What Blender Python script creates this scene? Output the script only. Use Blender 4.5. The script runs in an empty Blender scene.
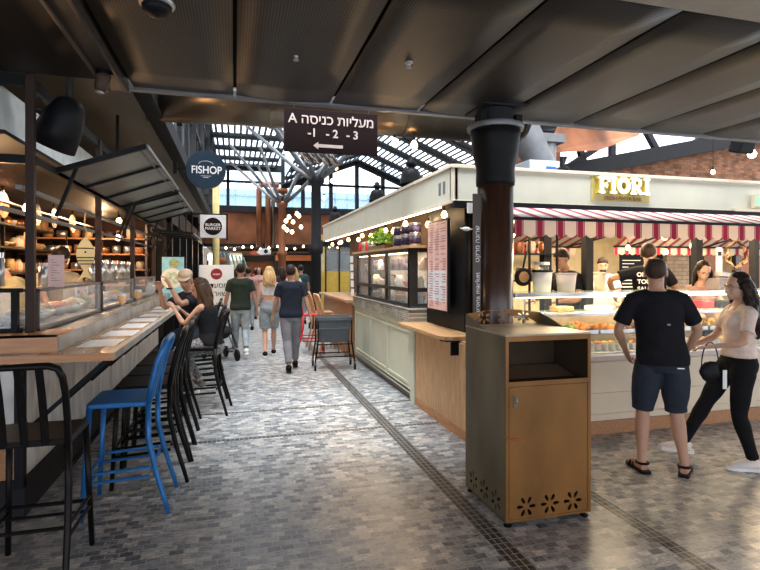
import bpy, bmesh, math, random
from mathutils import Vector, Matrix, noise, Quaternion
random.seed(7)
C = bpy.context.scene.collection
S = bpy.context.scene
PI = math.pi
R = math.radians
V = Vector

# ---------------------------------------------------------------- camera frame
YAW = R(15.4); F = 527.0; CZ = 1.65; HY = 268.0
FW = V((math.sin(YAW), math.cos(YAW), 0)); RT = V((math.cos(YAW), -math.sin(YAW), 0))
def W(px, py, x=None, y=None, z=None):
    """world point seen at pixel px,py lying on the plane x=, y= or z="""
    d = FW + RT*((px-380)/F) + V((0, 0, (HY-py)/F))
    if x is not None: t = x/d.x
    elif y is not None: t = y/d.y
    else: t = (z-CZ)/d.z
    return V((0, 0, CZ)) + d*t

# ---------------------------------------------------------------- materials
def nt(name):
    m = bpy.data.materials.new(name); m.use_nodes = True
    t = m.node_tree; b = t.nodes['Principled BSDF']
    return m, t, b
def N(t, kind, **kw):
    n = t.nodes.new(kind)
    for k, v in kw.items():
        if k.startswith('i_'):
            key = k[2:]
            key = int(key) if key.isdigit() else key.replace('_', ' ')
            n.inputs[key].default_value = v
        else: setattr(n, k, v)
    return n
def c4(c): return (c[0], c[1], c[2], 1)
def ramp(t, stops):
    r = t.nodes.new('ShaderNodeValToRGB'); e = r.color_ramp.elements
    e[0].position, e[0].color = stops[0][0], c4(stops[0][1])
    e[1].position, e[1].color = stops[-1][0], c4(stops[-1][1])
    for p, c in stops[1:-1]:
        x = e.new(p); x.color = c4(c)
    return r
_cache = {}
def mat(name, col, rough=.5, metal=0, var=.12, scale=8, bump=0, spec=None, alpha=None, trans=0, stretch=(1, 1, 1)):
    if name in _cache: return _cache[name]
    m, t, b = nt(name)
    tc = N(t, 'ShaderNodeTexCoord'); mp = N(t, 'ShaderNodeMapping'); mp.inputs['Scale'].default_value = stretch
    nz = N(t, 'ShaderNodeTexNoise', i_Scale=scale, i_Detail=4.0)
    t.links.new(tc.outputs['Object'], mp.inputs['Vector']); t.links.new(mp.outputs[0], nz.inputs['Vector'])
    rp = ramp(t, [(.3, [max(0, c*(1-var)) for c in col]), (.7, [min(1, c*(1+var)) for c in col])])
    t.links.new(nz.outputs['Fac'], rp.inputs['Fac']); t.links.new(rp.outputs['Color'], b.inputs['Base Color'])
    b.inputs['Roughness'].default_value = rough; b.inputs['Metallic'].default_value = metal
    b.inputs['Specular IOR Level'].default_value = spec if spec is not None else (.12 if max(col) < .07 else .35)
    if bump:
        bm = N(t, 'ShaderNodeBump', i_Strength=bump, i_Distance=.01)
        t.links.new(nz.outputs['Fac'], bm.inputs['Height']); t.links.new(bm.outputs[0], b.inputs['Normal'])
    if trans: b.inputs['Transmission Weight'].default_value = trans
    if alpha is not None: b.inputs['Alpha'].default_value = alpha
    _cache[name] = m
    return m
def emis(name, col, s):
    if name in _cache: return _cache[name]
    m, t, b = nt(name)
    b.inputs['Base Color'].default_value = c4(col); b.inputs['Emission Color'].default_value = c4(col)
    b.inputs['Emission Strength'].default_value = s
    _cache[name] = m; return m
def glass(name, col=(.9, .95, .95), alpha=.14, rough=.03):
    if name in _cache: return _cache[name]
    m, t, b = nt(name)
    b.inputs['Base Color'].default_value = c4(col); b.inputs['Roughness'].default_value = rough
    b.inputs['Alpha'].default_value = alpha; b.inputs['Specular IOR Level'].default_value = .8
    _cache[name] = m; return m
def wood(name, c1, c2, rough=.45, axis=1, scale=6):
    if name in _cache: return _cache[name]
    m, t, b = nt(name)
    tc = N(t, 'ShaderNodeTexCoord'); mp = N(t, 'ShaderNodeMapping')
    s = [9, 9, 9]; s[axis] = .9; mp.inputs['Scale'].default_value = s
    nz = N(t, 'ShaderNodeTexNoise', i_Scale=scale, i_Detail=6.0, i_Distortion=.6)
    t.links.new(tc.outputs['Object'], mp.inputs['Vector']); t.links.new(mp.outputs[0], nz.inputs['Vector'])
    rp = ramp(t, [(.3, c1), (.7, c2)])
    t.links.new(nz.outputs['Fac'], rp.inputs['Fac']); t.links.new(rp.outputs['Color'], b.inputs['Base Color'])
    b.inputs['Roughness'].default_value = rough
    bm = N(t, 'ShaderNodeBump', i_Strength=.15, i_Distance=.003)
    t.links.new(nz.outputs['Fac'], bm.inputs['Height']); t.links.new(bm.outputs[0], b.inputs['Normal'])
    _cache[name] = m; return m
def math_n(t, op, a, b=None, c=None):
    n = N(t, 'ShaderNodeMath', operation=op)
    for i, v in enumerate((a, b, c)):
        if v is None: continue
        if isinstance(v, (int, float)): n.inputs[i].default_value = v
        else: t.links.new(v, n.inputs[i])
    return n.outputs[0]
def mixc(t, f, a, b):
    n = N(t, 'ShaderNodeMix', data_type='RGBA')
    t.links.new(f, n.inputs[0]) if not isinstance(f, (int, float)) else setattr(n.inputs[0], 'default_value', f)
    for i, v in ((6, a), (7, b)):
        if isinstance(v, tuple): n.inputs[i].default_value = c4(v)
        else: t.links.new(v, n.inputs[i])
    return n.outputs[2]

def floor_mat():
    m, t, b = nt('mosaic_stone')
    tc = N(t, 'ShaderNodeTexCoord'); sep = N(t, 'ShaderNodeSeparateXYZ')
    t.links.new(tc.outputs['Object'], sep.inputs[0])
    br = N(t, 'ShaderNodeTexBrick', offset=.45, offset_frequency=2, squash=1)
    br.inputs['Scale'].default_value = 1; br.inputs['Brick Width'].default_value = .078; br.inputs['Row Height'].default_value = .056
    br.inputs['Mortar Size'].default_value = .0032; br.inputs['Mortar Smooth'].default_value = .2
    br.inputs['Color1'].default_value = (0, 0, 0, 1); br.inputs['Color2'].default_value = (1, 1, 1, 1); br.inputs['Mortar'].default_value = (.5, .5, .5, 1)
    nzd = N(t, 'ShaderNodeTexNoise', i_Scale=6.0); add = N(t, 'ShaderNodeVectorMath', operation='MULTIPLY_ADD')
    t.links.new(tc.outputs['Object'], nzd.inputs['Vector'])
    t.links.new(nzd.outputs['Color'], add.inputs[0]); add.inputs[1].default_value = (.03, .03, 0); t.links.new(tc.outputs['Object'], add.inputs[2])
    t.links.new(add.outputs[0], br.inputs['Vector'])
    sp2 = N(t, 'ShaderNodeSeparateColor'); t.links.new(br.outputs['Color'], sp2.inputs[0])
    rp = ramp(t, [(0, (.10, .115, .13)), (.3, (.19, .205, .215)), (.55, (.28, .29, .29)), (.8, (.38, .37, .345)), (1, (.5, .48, .45))])
    t.links.new(sp2.outputs[0], rp.inputs['Fac'])
    # streaks in the marble
    mp = N(t, 'ShaderNodeMapping'); mp.inputs['Scale'].default_value = (14, 40, 1); mp.inputs['Rotation'].default_value = (0, 0, .5)
    nz = N(t, 'ShaderNodeTexNoise', i_Scale=1.6, i_Detail=5.0, i_Distortion=1.2)
    t.links.new(tc.outputs['Object'], mp.inputs[0]); t.links.new(mp.outputs[0], nz.inputs['Vector'])
    r2 = ramp(t, [(.35, (.62, .62, .62)), (.65, (1.35, 1.35, 1.38))]); t.links.new(nz.outputs['Fac'], r2.inputs['Fac'])
    mul = N(t, 'ShaderNodeMix', data_type='RGBA', blend_type='MULTIPLY'); mul.inputs[0].default_value = 1
    t.links.new(rp.outputs[0], mul.inputs[6]); t.links.new(r2.outputs[0], mul.inputs[7])
    # dark inlaid bands
    def band(sock, c, w): return math_n(t, 'LESS_THAN', math_n(t, 'ABSOLUTE', math_n(t, 'SUBTRACT', sock, c)), w/2)
    X, Y = sep.outputs[0], sep.outputs[1]
    mk = band(X, 1.54, .125)
    mk = math_n(t, 'MAXIMUM', mk, band(X, 2.5, .1))
    for yy in (5.26, 6.24, 9.2, 12.1): mk = math_n(t, 'MAXIMUM', mk, band(Y, yy, .06))
    b2 = N(t, 'ShaderNodeTexBrick', offset=0.0); b2.inputs['Scale'].default_value = 1
    b2.inputs['Brick Width'].default_value = .042; b2.inputs['Row Height'].default_value = .062; b2.inputs['Mortar Size'].default_value = .003
    b2.inputs['Color1'].default_value = (.012, .012, .014, 1); b2.inputs['Color2'].default_value = (.05, .05, .05, 1); b2.inputs['Mortar'].default_value = (.3, .29, .27, 1)
    t.links.new(tc.outputs['Object'], b2.inputs['Vector'])
    col = mixc(t, br.outputs['Fac'], mul.outputs[2], (.33, .32, .3))
    col = mixc(t, mk, col, b2.outputs['Color'])
    t.links.new(col, b.inputs['Base Color'])
    rr = N(t, 'ShaderNodeMapRange'); t.links.new(nz.outputs['Fac'], rr.inputs[0]); rr.inputs[3].default_value = .2; rr.inputs[4].default_value = .42
    t.links.new(rr.outputs[0], b.inputs['Roughness'])
    bp = N(t, 'ShaderNodeBump', i_Strength=.35, i_Distance=.003, invert=True)
    t.links.new(br.outputs['Fac'], bp.inputs['Height']); t.links.new(bp.outputs[0], b.inputs['Normal'])
    return m
def mesh_mat(name, c1, c2, per=.02, rough=.42, metal=.75):
    m, t, b = nt(name)
    tc = N(t, 'ShaderNodeTexCoord'); sep = N(t, 'ShaderNodeSeparateXYZ'); t.links.new(tc.outputs['Object'], sep.inputs[0])
    k = 2*PI/per
    s1 = math_n(t, 'SINE', math_n(t, 'MULTIPLY', math_n(t, 'ADD', sep.outputs[0], sep.outputs[1]), k))
    s2 = math_n(t, 'SINE', math_n(t, 'MULTIPLY', math_n(t, 'SUBTRACT', sep.outputs[0], sep.outputs[1]), k))
    f = math_n(t, 'MULTIPLY_ADD', math_n(t, 'MULTIPLY', s1, s2), .5, .5)
    nz = N(t, 'ShaderNodeTexNoise', i_Scale=1.2, i_Detail=2.0); t.links.new(tc.outputs['Object'], nz.inputs['Vector'])
    col = mixc(t, f, c1, c2)
    t.links.new(col, b.inputs['Base Color']); b.inputs['Roughness'].default_value = rough; b.inputs['Metallic'].default_value = metal
    bp = N(t, 'ShaderNodeBump', i_Strength=.3, i_Distance=.04); t.links.new(nz.outputs['Fac'], bp.inputs['Height']); t.links.new(bp.outputs[0], b.inputs['Normal'])
    return m
def brick_mat(name, c1, c2, mortar, w=.22, h=.075, ax='XZ'):
    m, t, b = nt(name)
    tc = N(t, 'ShaderNodeTexCoord'); sep = N(t, 'ShaderNodeSeparateXYZ'); cb = N(t, 'ShaderNodeCombineXYZ')
    t.links.new(tc.outputs['Object'], sep.inputs[0])
    t.links.new(sep.outputs['XYZ'.index(ax[0])], cb.inputs[0]); t.links.new(sep.outputs['XYZ'.index(ax[1])], cb.inputs[1])
    br = N(t, 'ShaderNodeTexBrick'); br.inputs['Scale'].default_value = 1; br.inputs['Brick Width'].default_value = w; br.inputs['Row Height'].default_value = h
    br.inputs['Mortar Size'].default_value = .006; br.inputs['Color1'].default_value = c4(c1); br.inputs['Color2'].default_value = c4(c2); br.inputs['Mortar'].default_value = c4(mortar)
    t.links.new(cb.outputs[0], br.inputs['Vector'])
    nz = N(t, 'ShaderNodeTexNoise', i_Scale=3.0, i_Detail=5.0); t.links.new(tc.outputs['Object'], nz.inputs['Vector'])
    r2 = ramp(t, [(.3, (.6, .6, .6)), (.7, (1.4, 1.4, 1.4))]); t.links.new(nz.outputs['Fac'], r2.inputs['Fac'])
    mul = N(t, 'ShaderNodeMix', data_type='RGBA', blend_type='MULTIPLY'); mul.inputs[0].default_value = 1
    t.links.new(br.outputs['Color'], mul.inputs[6]); t.links.new(r2.outputs[0], mul.inputs[7]); t.links.new(mul.outputs[2], b.inputs['Base Color'])
    b.inputs['Roughness'].default_value = .85; b.inputs['Specular IOR Level'].default_value = .1
    bp = N(t, 'ShaderNodeBump', i_Strength=.6, i_Distance=.01, invert=True); t.links.new(br.outputs['Fac'], bp.inputs['Height']); t.links.new(bp.outputs[0], b.inputs['Normal'])
    return m
def stripe_mat(name, c1, c2, per=.27, axis=0, duty=.4, shear=0, transl=.35):
    m, t, b = nt(name)
    tc = N(t, 'ShaderNodeTexCoord'); sep = N(t, 'ShaderNodeSeparateXYZ'); t.links.new(tc.outputs['Object'], sep.inputs[0])
    u = sep.outputs[axis]
    if shear: u = math_n(t, 'MULTIPLY_ADD', sep.outputs[1], shear, u)
    fr = math_n(t, 'FRACT', math_n(t, 'DIVIDE', u, per))
    f = math_n(t, 'LESS_THAN', fr, duty)
    e = math_n(t, 'LESS_THAN', math_n(t, 'ABSOLUTE', math_n(t, 'SUBTRACT', math_n(t, 'ABSOLUTE', math_n(t, 'SUBTRACT', fr, duty/2)), duty*.36)), duty*.045)
    f2 = math_n(t, 'SUBTRACT', f, math_n(t, 'MULTIPLY', e, .6))
    col = mixc(t, f2, c2, c1); t.links.new(col, b.inputs['Base Color']); b.inputs['Roughness'].default_value = .8
    if transl:
        tr = N(t, 'ShaderNodeBsdfTranslucent'); t.links.new(col, tr.inputs[0]); mx = N(t, 'ShaderNodeMixShader'); mx.inputs[0].default_value = transl
        t.links.new(b.outputs[0], mx.inputs[1]); t.links.new(tr.outputs[0], mx.inputs[2]); t.links.new(mx.outputs[0], t.nodes['Material Output'].inputs[0])
    return m

M = {}
M['floor'] = floor_mat()
M['meshceil'] = mesh_mat('perforated_metal', (.004, .004, .004), (.10, .085, .072), .034, .5)
M['black'] = mat('black_paint', (.008, .008, .009), .45, 0, .2)
M['blackmetal'] = mat('black_metal', (.009, .009, .009), .5, .2, .2)
M['darkgrey'] = mat('dark_grey_paint', (.018, .018, .02), .6, 0)
M['grey'] = mat('grey_metal', (.16, .16, .165), .45, .3)
M['steel'] = mat('brushed_steel', (.5, .5, .5), .3, .9)
M['chrome'] = mat('shiny_duct', (.55, .52, .5), .25, .95, .2, 3)
M['darkduct'] = mat('dark_duct', (.16, .125, .09), .3, .9, .5, 1.2, stretch=(1, .3, .3))
M['soffit'] = mat('stained_soffit', (.24, .2, .15), .5, .1, .3, 1.5, .1, stretch=(1, .35, 1))
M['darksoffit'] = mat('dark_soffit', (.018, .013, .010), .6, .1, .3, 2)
M['beam'] = mat('beam_brown_grey', (.06, .05, .043), .45, .4, .15, 2)
M['rust'] = mat('weathered_rust', (.24, .085, .035), .7, .2, .45, 1.1, .1)
M['rustsmooth'] = mat('copper_rust', (.24, .085, .035), .5, .4, .25, 2)
M['cream'] = mat('cream_paint', (.56, .53, .42), .5, 0, .05, 3)
M['creamline'] = mat('cream_trim', (.66, .56, .42), .45, 0, .05, 3)
M['sage'] = mat('sage_cream_paint', (.47, .47, .36), .5, 0, .06, 3)
M['wood'] = wood('oak_wood', (.33, .17, .075), (.52, .31, .15), .4, 1)
M['woodv'] = wood('oak_slat_wood', (.36, .2, .09), (.55, .34, .17), .5, 2)
M['woodx'] = wood('warm_plank', (.3, .13, .05), (.46, .23, .1), .5, 1)
M['tablewood'] = wood('bar_top_wood', (.36, .2, .09), (.6, .38, .2), .16, 1, 3)
M['tableend'] = wood('bar_top_end', (.4, .17, .06), (.55, .26, .1), .35, 0, 3)
M['walnut'] = wood('brown_column', (.028, .012, .007), (.06, .026, .014), .28, 2, 3)
M['stone'] = mat('grey_stone', (.3, .29, .26), .25, 0, .35, 6, stretch=(2, .5, 1))
M['marble'] = mat('veined_marble', (.6, .57, .53), .35, 0, .35, 4, stretch=(1, 2, .6))
M['brick'] = brick_mat('red_brick', (.10, .042, .022), (.19, .085, .045), (.07, .05, .037))
M['brickg'] = brick_mat('buff_brick', (.3, .22, .15), (.42, .33, .24), (.2, .15, .11))
M['tilestone'] = brick_mat('small_stone_tile', (.3, .26, .2), (.5, .45, .36), (.2, .17, .13), .05, .025, 'YZ')
M['brass'] = mat('aged_brass', (.19, .085, .02), .5, .35, .3, 3, .05, stretch=(1, 1, .5))
M['brassside'] = mat('aged_brass_side', (.13, .11, .07), .55, .3, .35, 3, .05, stretch=(1, 1, .4))
M['hole'] = mat('dark_inside', (.012, .01, .008), .8)
M['blue'] = mat('blue_painted_metal', (.018, .13, .36), .32, .25, .22, 6)
M['stool'] = mat('black_stool_metal', (.007, .006, .006), .35, .1, .2)
M['white'] = mat('white_card', (.75, .74, .71), .6, 0, .04)
M['paper'] = mat('paper', (.72, .72, .72), .4, 0, .05)
M['pinkpaper'] = mat('pink_paper', (.72, .5, .47), .6, 0, .05)
M['fishwood'] = mat('pale_fish_wood', (.92, .68, .3), .5, 0, .1)
M['glass'] = glass('clear_glass')
M['caseglass'] = glass('case_glass', (.8, .9, .88), .07, .04)
M['skyglass'] = glass('roof_glass', (.75, .88, .95), .12, .05)
M['awnglass'] = mat('smoky_panel', (.115, .118, .115), .3, .2, .3, 2)
M['bulb'] = emis('warm_bulb', (1, .62, .3), 12)
M['bulbw'] = emis('pale_bulb', (1, .8, .6), 14)
M['led'] = emis('warm_led', (1, .72, .4), 14)
M['leaf'] = mat('leaf_green', (.18, .38, .05), .5, 0, .4, 20)
M['redwhite'] = stripe_mat('red_white_stripe', (.42, .02, .06), (.85, .72, .58), .217, 0, .42)
M['awntop'] = stripe_mat('red_white_stripe_top', (.42, .05, .08), (.8, .76, .7), .217, 0, .42, 0)
M['bluewall'] = mat('blue_glass_block', (.22, .36, .47), .4, 0, .2, .8)
M['yellow'] = mat('ochre_yellow', (.55, .36, .06), .5, 0, .1)
M['creamwall'] = mat('lit_cream_wall', (.72, .6, .35), .7, 0, .1)
M['red'] = mat('red_paint', (.5, .02, .025), .4, 0, .1)
M['darkred'] = mat('dark_red_sign', (.25, .012, .02), .5, 0, .1)
M['navysign'] = mat('navy_sign', (.018, .035, .055), .4, 0, .1)
M['signbrown'] = mat('dark_brown_sign', (.014, .006, .006), .85, 0, .1)
M['lettering'] = mat('pale_lettering', (.62, .48, .42), .5, 0, .03)
M['whiteletter'] = mat('white_lettering', (.85, .83, .8), .4, 0, .02)
M['litletter'] = emis('lit_letter', (1, .97, .85), 1.6)
M['gold'] = mat('gold_letter_side', (.55, .42, .06), .45, .2, .1)
M['bluegreen'] = mat('poster_turquoise', (.26, .6, .78), .4, 0, .15, 12)

# ---------------------------------------------------------------- mesh builder
class MB:
    def __init__(s): s.v = []; s.f = []
    def add(s, vs, fs):
        o = len(s.v); s.v += [V(p) for p in vs]; s.f += [tuple(i+o for i in f) for f in fs]; return s
    def box(s, x0, x1, y0, y1, z0, z1, mtx=None):
        vs = [V((x, y, z)) for x in (x0, x1) for y in (y0, y1) for z in (z0, z1)]
        if mtx: vs = [mtx @ p for p in vs]
        return s.add(vs, [(0, 1, 3, 2), (4, 6, 7, 5), (0, 4, 5, 1), (2, 3, 7, 6), (0, 2, 6, 4), (1, 5, 7, 3)])
    def beam(s, a, b, w, h, up=(0, 0, 1)):
        a = V(a); b = V(b); d = (b-a).normalized(); u = V(up)
        if abs(d.dot(u)) > .98: u = V((0, 1, 0))
        r = d.cross(u).normalized(); u = r.cross(d)
        vs = [p+r*i*w/2+u*j*h/2 for p in (a, b) for i in (-1, 1) for j in (-1, 1)]
        return s.add(vs, [(0, 1, 3, 2), (4, 6, 7, 5), (0, 4, 5, 1), (2, 3, 7, 6), (0, 2, 6, 4), (1, 5, 7, 3)])
    def tube(s, pts, rad, n=8, closed=False, flat=1, side=None):
        pts = [V(p) for p in pts]; k = len(pts)
        if not isinstance(rad, (list, tuple)): rad = [rad]*k
        rings = []; u = None
        for i, p in enumerate(pts):
            if closed: d = pts[(i+1) % k]-pts[i-1]
            else: d = pts[min(i+1, k-1)]-pts[max(i-1, 0)]
            d.normalize()
            if u is None:
                u = V(side) if side else (V((0, 0, 1)) if abs(d.z) < .9 else V((1, 0, 0)))
            u = (u - d*u.dot(d))
            if u.length < 1e-5: u = d.orthogonal()
            u.normalize(); w = d.cross(u)
            rings.append([p+(u*math.cos(2*PI*j/n)+w*math.sin(2*PI*j/n)*flat)*rad[i] for j in range(n)])
        vs = [q for r in rings for q in r]; fs = []
        for i in range(k if closed else k-1):
            a = i*n; b = ((i+1) % k)*n
            for j in range(n): fs.append((a+j, a+(j+1) % n, b+(j+1) % n, b+j))
        if not closed: fs += [tuple(range(n-1, -1, -1)), tuple((k-1)*n+j for j in range(n))]
        return s.add(vs, fs)
    def cyl(s, a, b, r, r2=None, n=16): return s.tube([a, b], [r, r if r2 is None else r2], n)
    def lathe(s, prof, c=(0, 0, 0), n=24, mtx=None):
        """prof: list of (radius, z)"""
        c = V(c); vs = []; fs = []; k = len(prof)
        for r, z in prof:
            for j in range(n):
                p = V((r*math.cos(2*PI*j/n), r*math.sin(2*PI*j/n), z))
                vs.append(c+(mtx @ p if mtx else p))
        for i in range(k-1):
            for j in range(n): fs.append((i*n+j, i*n+(j+1) % n, (i+1)*n+(j+1) % n, (i+1)*n+j))
        fs += [tuple(range(n-1, -1, -1)), tuple((k-1)*n+j for j in range(n))]
        return s.add(vs, fs)
    def loft(s, rings, n=20):
        """rings: (cx,cy,cz,rx,ry[,rot about z])"""
        vs = []; fs = []; k = len(rings)
        for rg in rings:
            cx, cy, cz, rx, ry = rg[:5]; rot = rg[5] if len(rg) > 5 else 0
            tx = rg[6] if len(rg) > 6 else 0
            for j in range(n):
                a = 2*PI*j/n; x = rx*math.cos(a); y = ry*math.sin(a)
                X = x*math.cos(rot)-y*math.sin(rot); Y = x*math.sin(rot)+y*math.cos(rot)
                vs.append(V((cx+X, cy+Y, cz+tx*Y)))
        for i in range(k-1):
            for j in range(n): fs.append((i*n+j, i*n+(j+1) % n, (i+1)*n+(j+1) % n, (i+1)*n+j))
        fs += [tuple(range(n-1, -1, -1)), tuple((k-1)*n+j for j in range(n))]
        return s.add(vs, fs)
    def ball(s, c, r, n=12, m=8, mtx=None, disp=0, seed=0, fr=3):
        if not isinstance(r, (tuple, list)): r = (r, r, r)
        c = V(c); vs = []; fs = []
        for i in range(1, m):
            th = PI*i/m
            for j in range(n):
                a = 2*PI*j/n; vs.append(V((math.sin(th)*math.cos(a), math.sin(th)*math.sin(a), math.cos(th))))
        vs += [V((0, 0, 1)), V((0, 0, -1))]
        out = []
        for q in vs:
            k = 1+disp*noise.noise(q*fr+V((seed, seed*.7, 0))) if disp else 1
            p = V((q.x*r[0], q.y*r[1], q.z*r[2]))*k
            out.append(c+(mtx @ p if mtx else p))
        for i in range(m-2):
            for j in range(n): fs.append((i*n+j, (i+1)*n+j, (i+1)*n+(j+1) % n, i*n+(j+1) % n))
        T = len(vs)-2
        for j in range(n):
            fs.append((T, j, (j+1) % n)); fs.append((T+1, (m-2)*n+(j+1) % n, (m-2)*n+j))
        return s.add(out, fs)
    def prism(s, poly, z0, z1, mtx=None):
        """poly: list of (x,y), extruded z0..z1"""
        k = len(poly); vs = [V((x, y, z0)) for x, y in poly]+[V((x, y, z1)) for x, y in poly]
        if mtx: vs = [mtx @ p for p in vs]
        fs = [tuple(range(k-1, -1, -1)), tuple(range(k, 2*k))]+[(i, (i+1) % k, k+(i+1) % k, k+i) for i in range(k)]
        return s.add(vs, fs)
    def move(s, mtx): s.v = [mtx @ p for p in s.v]; return s
    def build(s, name, m, parent=None, smooth=False, bevel=0, vox=0, sm=2, solid=0):
        me = bpy.data.meshes.new(name); me.from_pydata([tuple(p) for p in s.v], [], s.f)
        bm = bmesh.new(); bm.from_mesh(me); bmesh.ops.recalc_face_normals(bm, faces=bm.faces); bm.to_mesh(me); bm.free()
        if isinstance(m, str): m = M[m]
        me.materials.append(m)
        if smooth or vox: me.polygons.foreach_set('use_smooth', [True]*len(me.polygons))
        o = bpy.data.objects.new(name, me); C.objects.link(o)
        if parent: o.parent = parent
        if vox:
            r = o.modifiers.new('r', 'REMESH'); r.mode = 'VOXEL'; r.voxel_size = vox; r.use_smooth_shade = True
            q = o.modifiers.new('s', 'SMOOTH'); q.factor = .5; q.iterations = sm
        if bevel:
            bv = o.modifiers.new('b', 'BEVEL'); bv.width = bevel; bv.segments = 2; bv.limit_method = 'ANGLE'; bv.angle_limit = R(40)
        if solid:
            q = o.modifiers.new('t', 'SOLIDIFY'); q.thickness = solid; q.offset = 0
        return o

def tag(o, label=None, cat=None, group=None, kind=None):
    if label: o['label'] = label
    if cat: o['category'] = cat
    if group: o['group'] = group
    if kind: o['kind'] = kind
    return o
def T(name, label, cat, loc=(0, 0, 0), rotz=0, group=None):
    o = bpy.data.objects.new(name, None); C.objects.link(o); o.empty_display_size = .1
    o.location = loc; o.rotation_euler = (0, 0, rotz)
    return tag(o, label, cat, group)
def struct(o): o['kind'] = 'structure'; return o
def dup(root, loc, rotz=None, label=None, group=None):
    def rec(o, par):
        c = o.copy(); C.objects.link(c)
        if par: c.parent = par
        for ch in [k for k in C.objects if k.parent == o]: rec(ch, c)
        return c
    r = rec(root, None); r.location = loc
    if rotz is not None: r.rotation_euler = (0, 0, rotz)
    if label: r['label'] = label
    if group: r['group'] = group
    return r
def text(name, body, size, m, parent, loc, rot=(PI/2, 0, 0), ext=.002, align='CENTER', sx=1, bold=0):
    cu = bpy.data.curves.new(name, 'FONT'); cu.body = body; cu.size = size; cu.extrude = ext; cu.align_x = align; cu.align_y = 'CENTER'
    cu.offset = bold
    tmp = bpy.data.objects.new('tmp', cu); C.objects.link(tmp)
    dg = bpy.context.evaluated_depsgraph_get(); dg.update()
    me = bpy.data.meshes.new_from_object(tmp.evaluated_get(dg)); bpy.data.objects.remove(tmp)
    me.materials.clear(); me.materials.append(M[m] if isinstance(m, str) else m)
    o = bpy.data.objects.new(name, me); C.objects.link(o); o.parent = parent; o.location = loc; o.rotation_euler = rot; o.scale = (sx, 1, 1)
    return o
def lamp(kind, name, loc, power, col=(1, .75, .5), size=.1, rot=None, size_y=None, spot=None):
    l = bpy.data.lights.new(name, kind); l.energy = power; l.color = col
    if kind == 'AREA':
        l.size = size
        if size_y: l.shape = 'RECTANGLE'; l.size_y = size_y
    elif kind == 'SUN': l.angle = size
    else: l.shadow_soft_size = size
    if spot: l.spot_size = spot; l.spot_blend = .6
    o = bpy.data.objects.new(name, l); C.objects.link(o); o.location = loc
    if rot: o.rotation_euler = rot
    return o
# ================================================================ the setting
struct(MB().box(-7, 17, -7, 46, -.1, 0).build('floor', 'floor'))
# low perforated metal ceiling in panels
b = MB(); x = -.78
edges = [-.78, 0, .8, 1.6, 2.4, 3.2, 4.0, 4.8, 5.6, 6.4, 7.2, 8.0, 8.8]
for i in range(len(edges)-1):
    x0, x1 = edges[i]+.012, edges[i+1]-.012
    n = 6; vs = []; fs = []
    for k in range(n+1):
        y = 2.35+(4.5-2.35)*k/n
        for j in range(5):
            X = x0+(x1-x0)*j/4
            dz = -.018*math.sin(PI*j/4)*(1 if i % 2 else .3)+.006*noise.noise(V((X*2, y*2, i)))
            vs.append((X, y, 3.08+dz))
    for k in range(n):
        for j in range(4): fs.append((k*5+j, k*5+j+1, (k+1)*5+j+1, (k+1)*5+j))
    b.add(vs, fs)
struct(b.build('ceiling', 'meshceil', smooth=True, solid=.01))
struct(MB().box(-5, 9, 2.35, 4.45, 3.12, 3.2).build('ceiling', 'hole'))
struct(MB().box(-7, 17, -6, 1.9, 3.4, 3.5).build('ceiling', 'rust'))  # unseen ceiling behind the camera, added to cut the frontal daylight
struct(MB().box(-.95, 9, 4.5, 4.57, 3.05, 3.12).build('trim_1', 'grey', bevel=.004))
struct(MB().box(-.8, 9, 2.0, 2.33, 3.05, 3.3).build('trim_2', mat('near_beam', (.3, .27, .24), .5), bevel=.01))
struct(MB().box(-.95, -.8, .8, 4.5, 3.03, 3.25).box(-.955, -.93, .8, 4.5, 3.0, 3.06).box(-.82, -.795, .8, 4.5, 3.0, 3.06).build('trim_3', 'beam', bevel=.006))
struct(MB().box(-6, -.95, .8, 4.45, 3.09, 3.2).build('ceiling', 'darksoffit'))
# left side: upper soffit, its edge beam, clerestory glazing
struct(MB().box(-6, -.95, 4.5, 27, 3.5, 3.62).build('ceiling', 'soffit'))
struct(MB().box(-1.0, -.84, 4.6, 26, 3.42, 3.7).box(-.845, -.82, 4.6, 26, 3.42, 3.46).build('trim_4', 'darkgrey', bevel=.008))
b = MB()
for i in range(17):
    y = 5.2+i*1.28
    b.box(-.95, -.83, y, y+.12, 3.7, 6.6)
b.box(-.95, -.8, 4.6, 26, 4.6, 4.7).box(-.95, -.8, 4.6, 26, 5.5, 5.62).box(-1.0, -.75, 4.6, 26, 6.3, 6.6)
for i in range(8): b.beam((-.78, 5.6+i*2.6, 3.75), (-.78, 6.5+i*2.6, 6.3), .08, .1)
struct(b.build('window_1', 'darkgrey'))
struct(MB().box(-.9, -.89, 4.6, 26, 3.7, 6.4).build('window_2', 'skyglass'))
struct(MB().box(-4.1, -4.0, .5, 12, 0, 3.5).build('wall_left', mat('kitchen_wall', (.09, .055, .035), .7, 0, .4, 2)))
struct(MB().box(-1.55, -1.42, 11.6, 26, 0, 3.5).build('wall_left', 'darkgrey'))
struct(MB().box(-4, -1.5, 11.9, 12.0, 0, 3.5).build('wall_back', mat('red_brown_cladding', (.035, .014, .01), .6, 0, .3, 3)))
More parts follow.
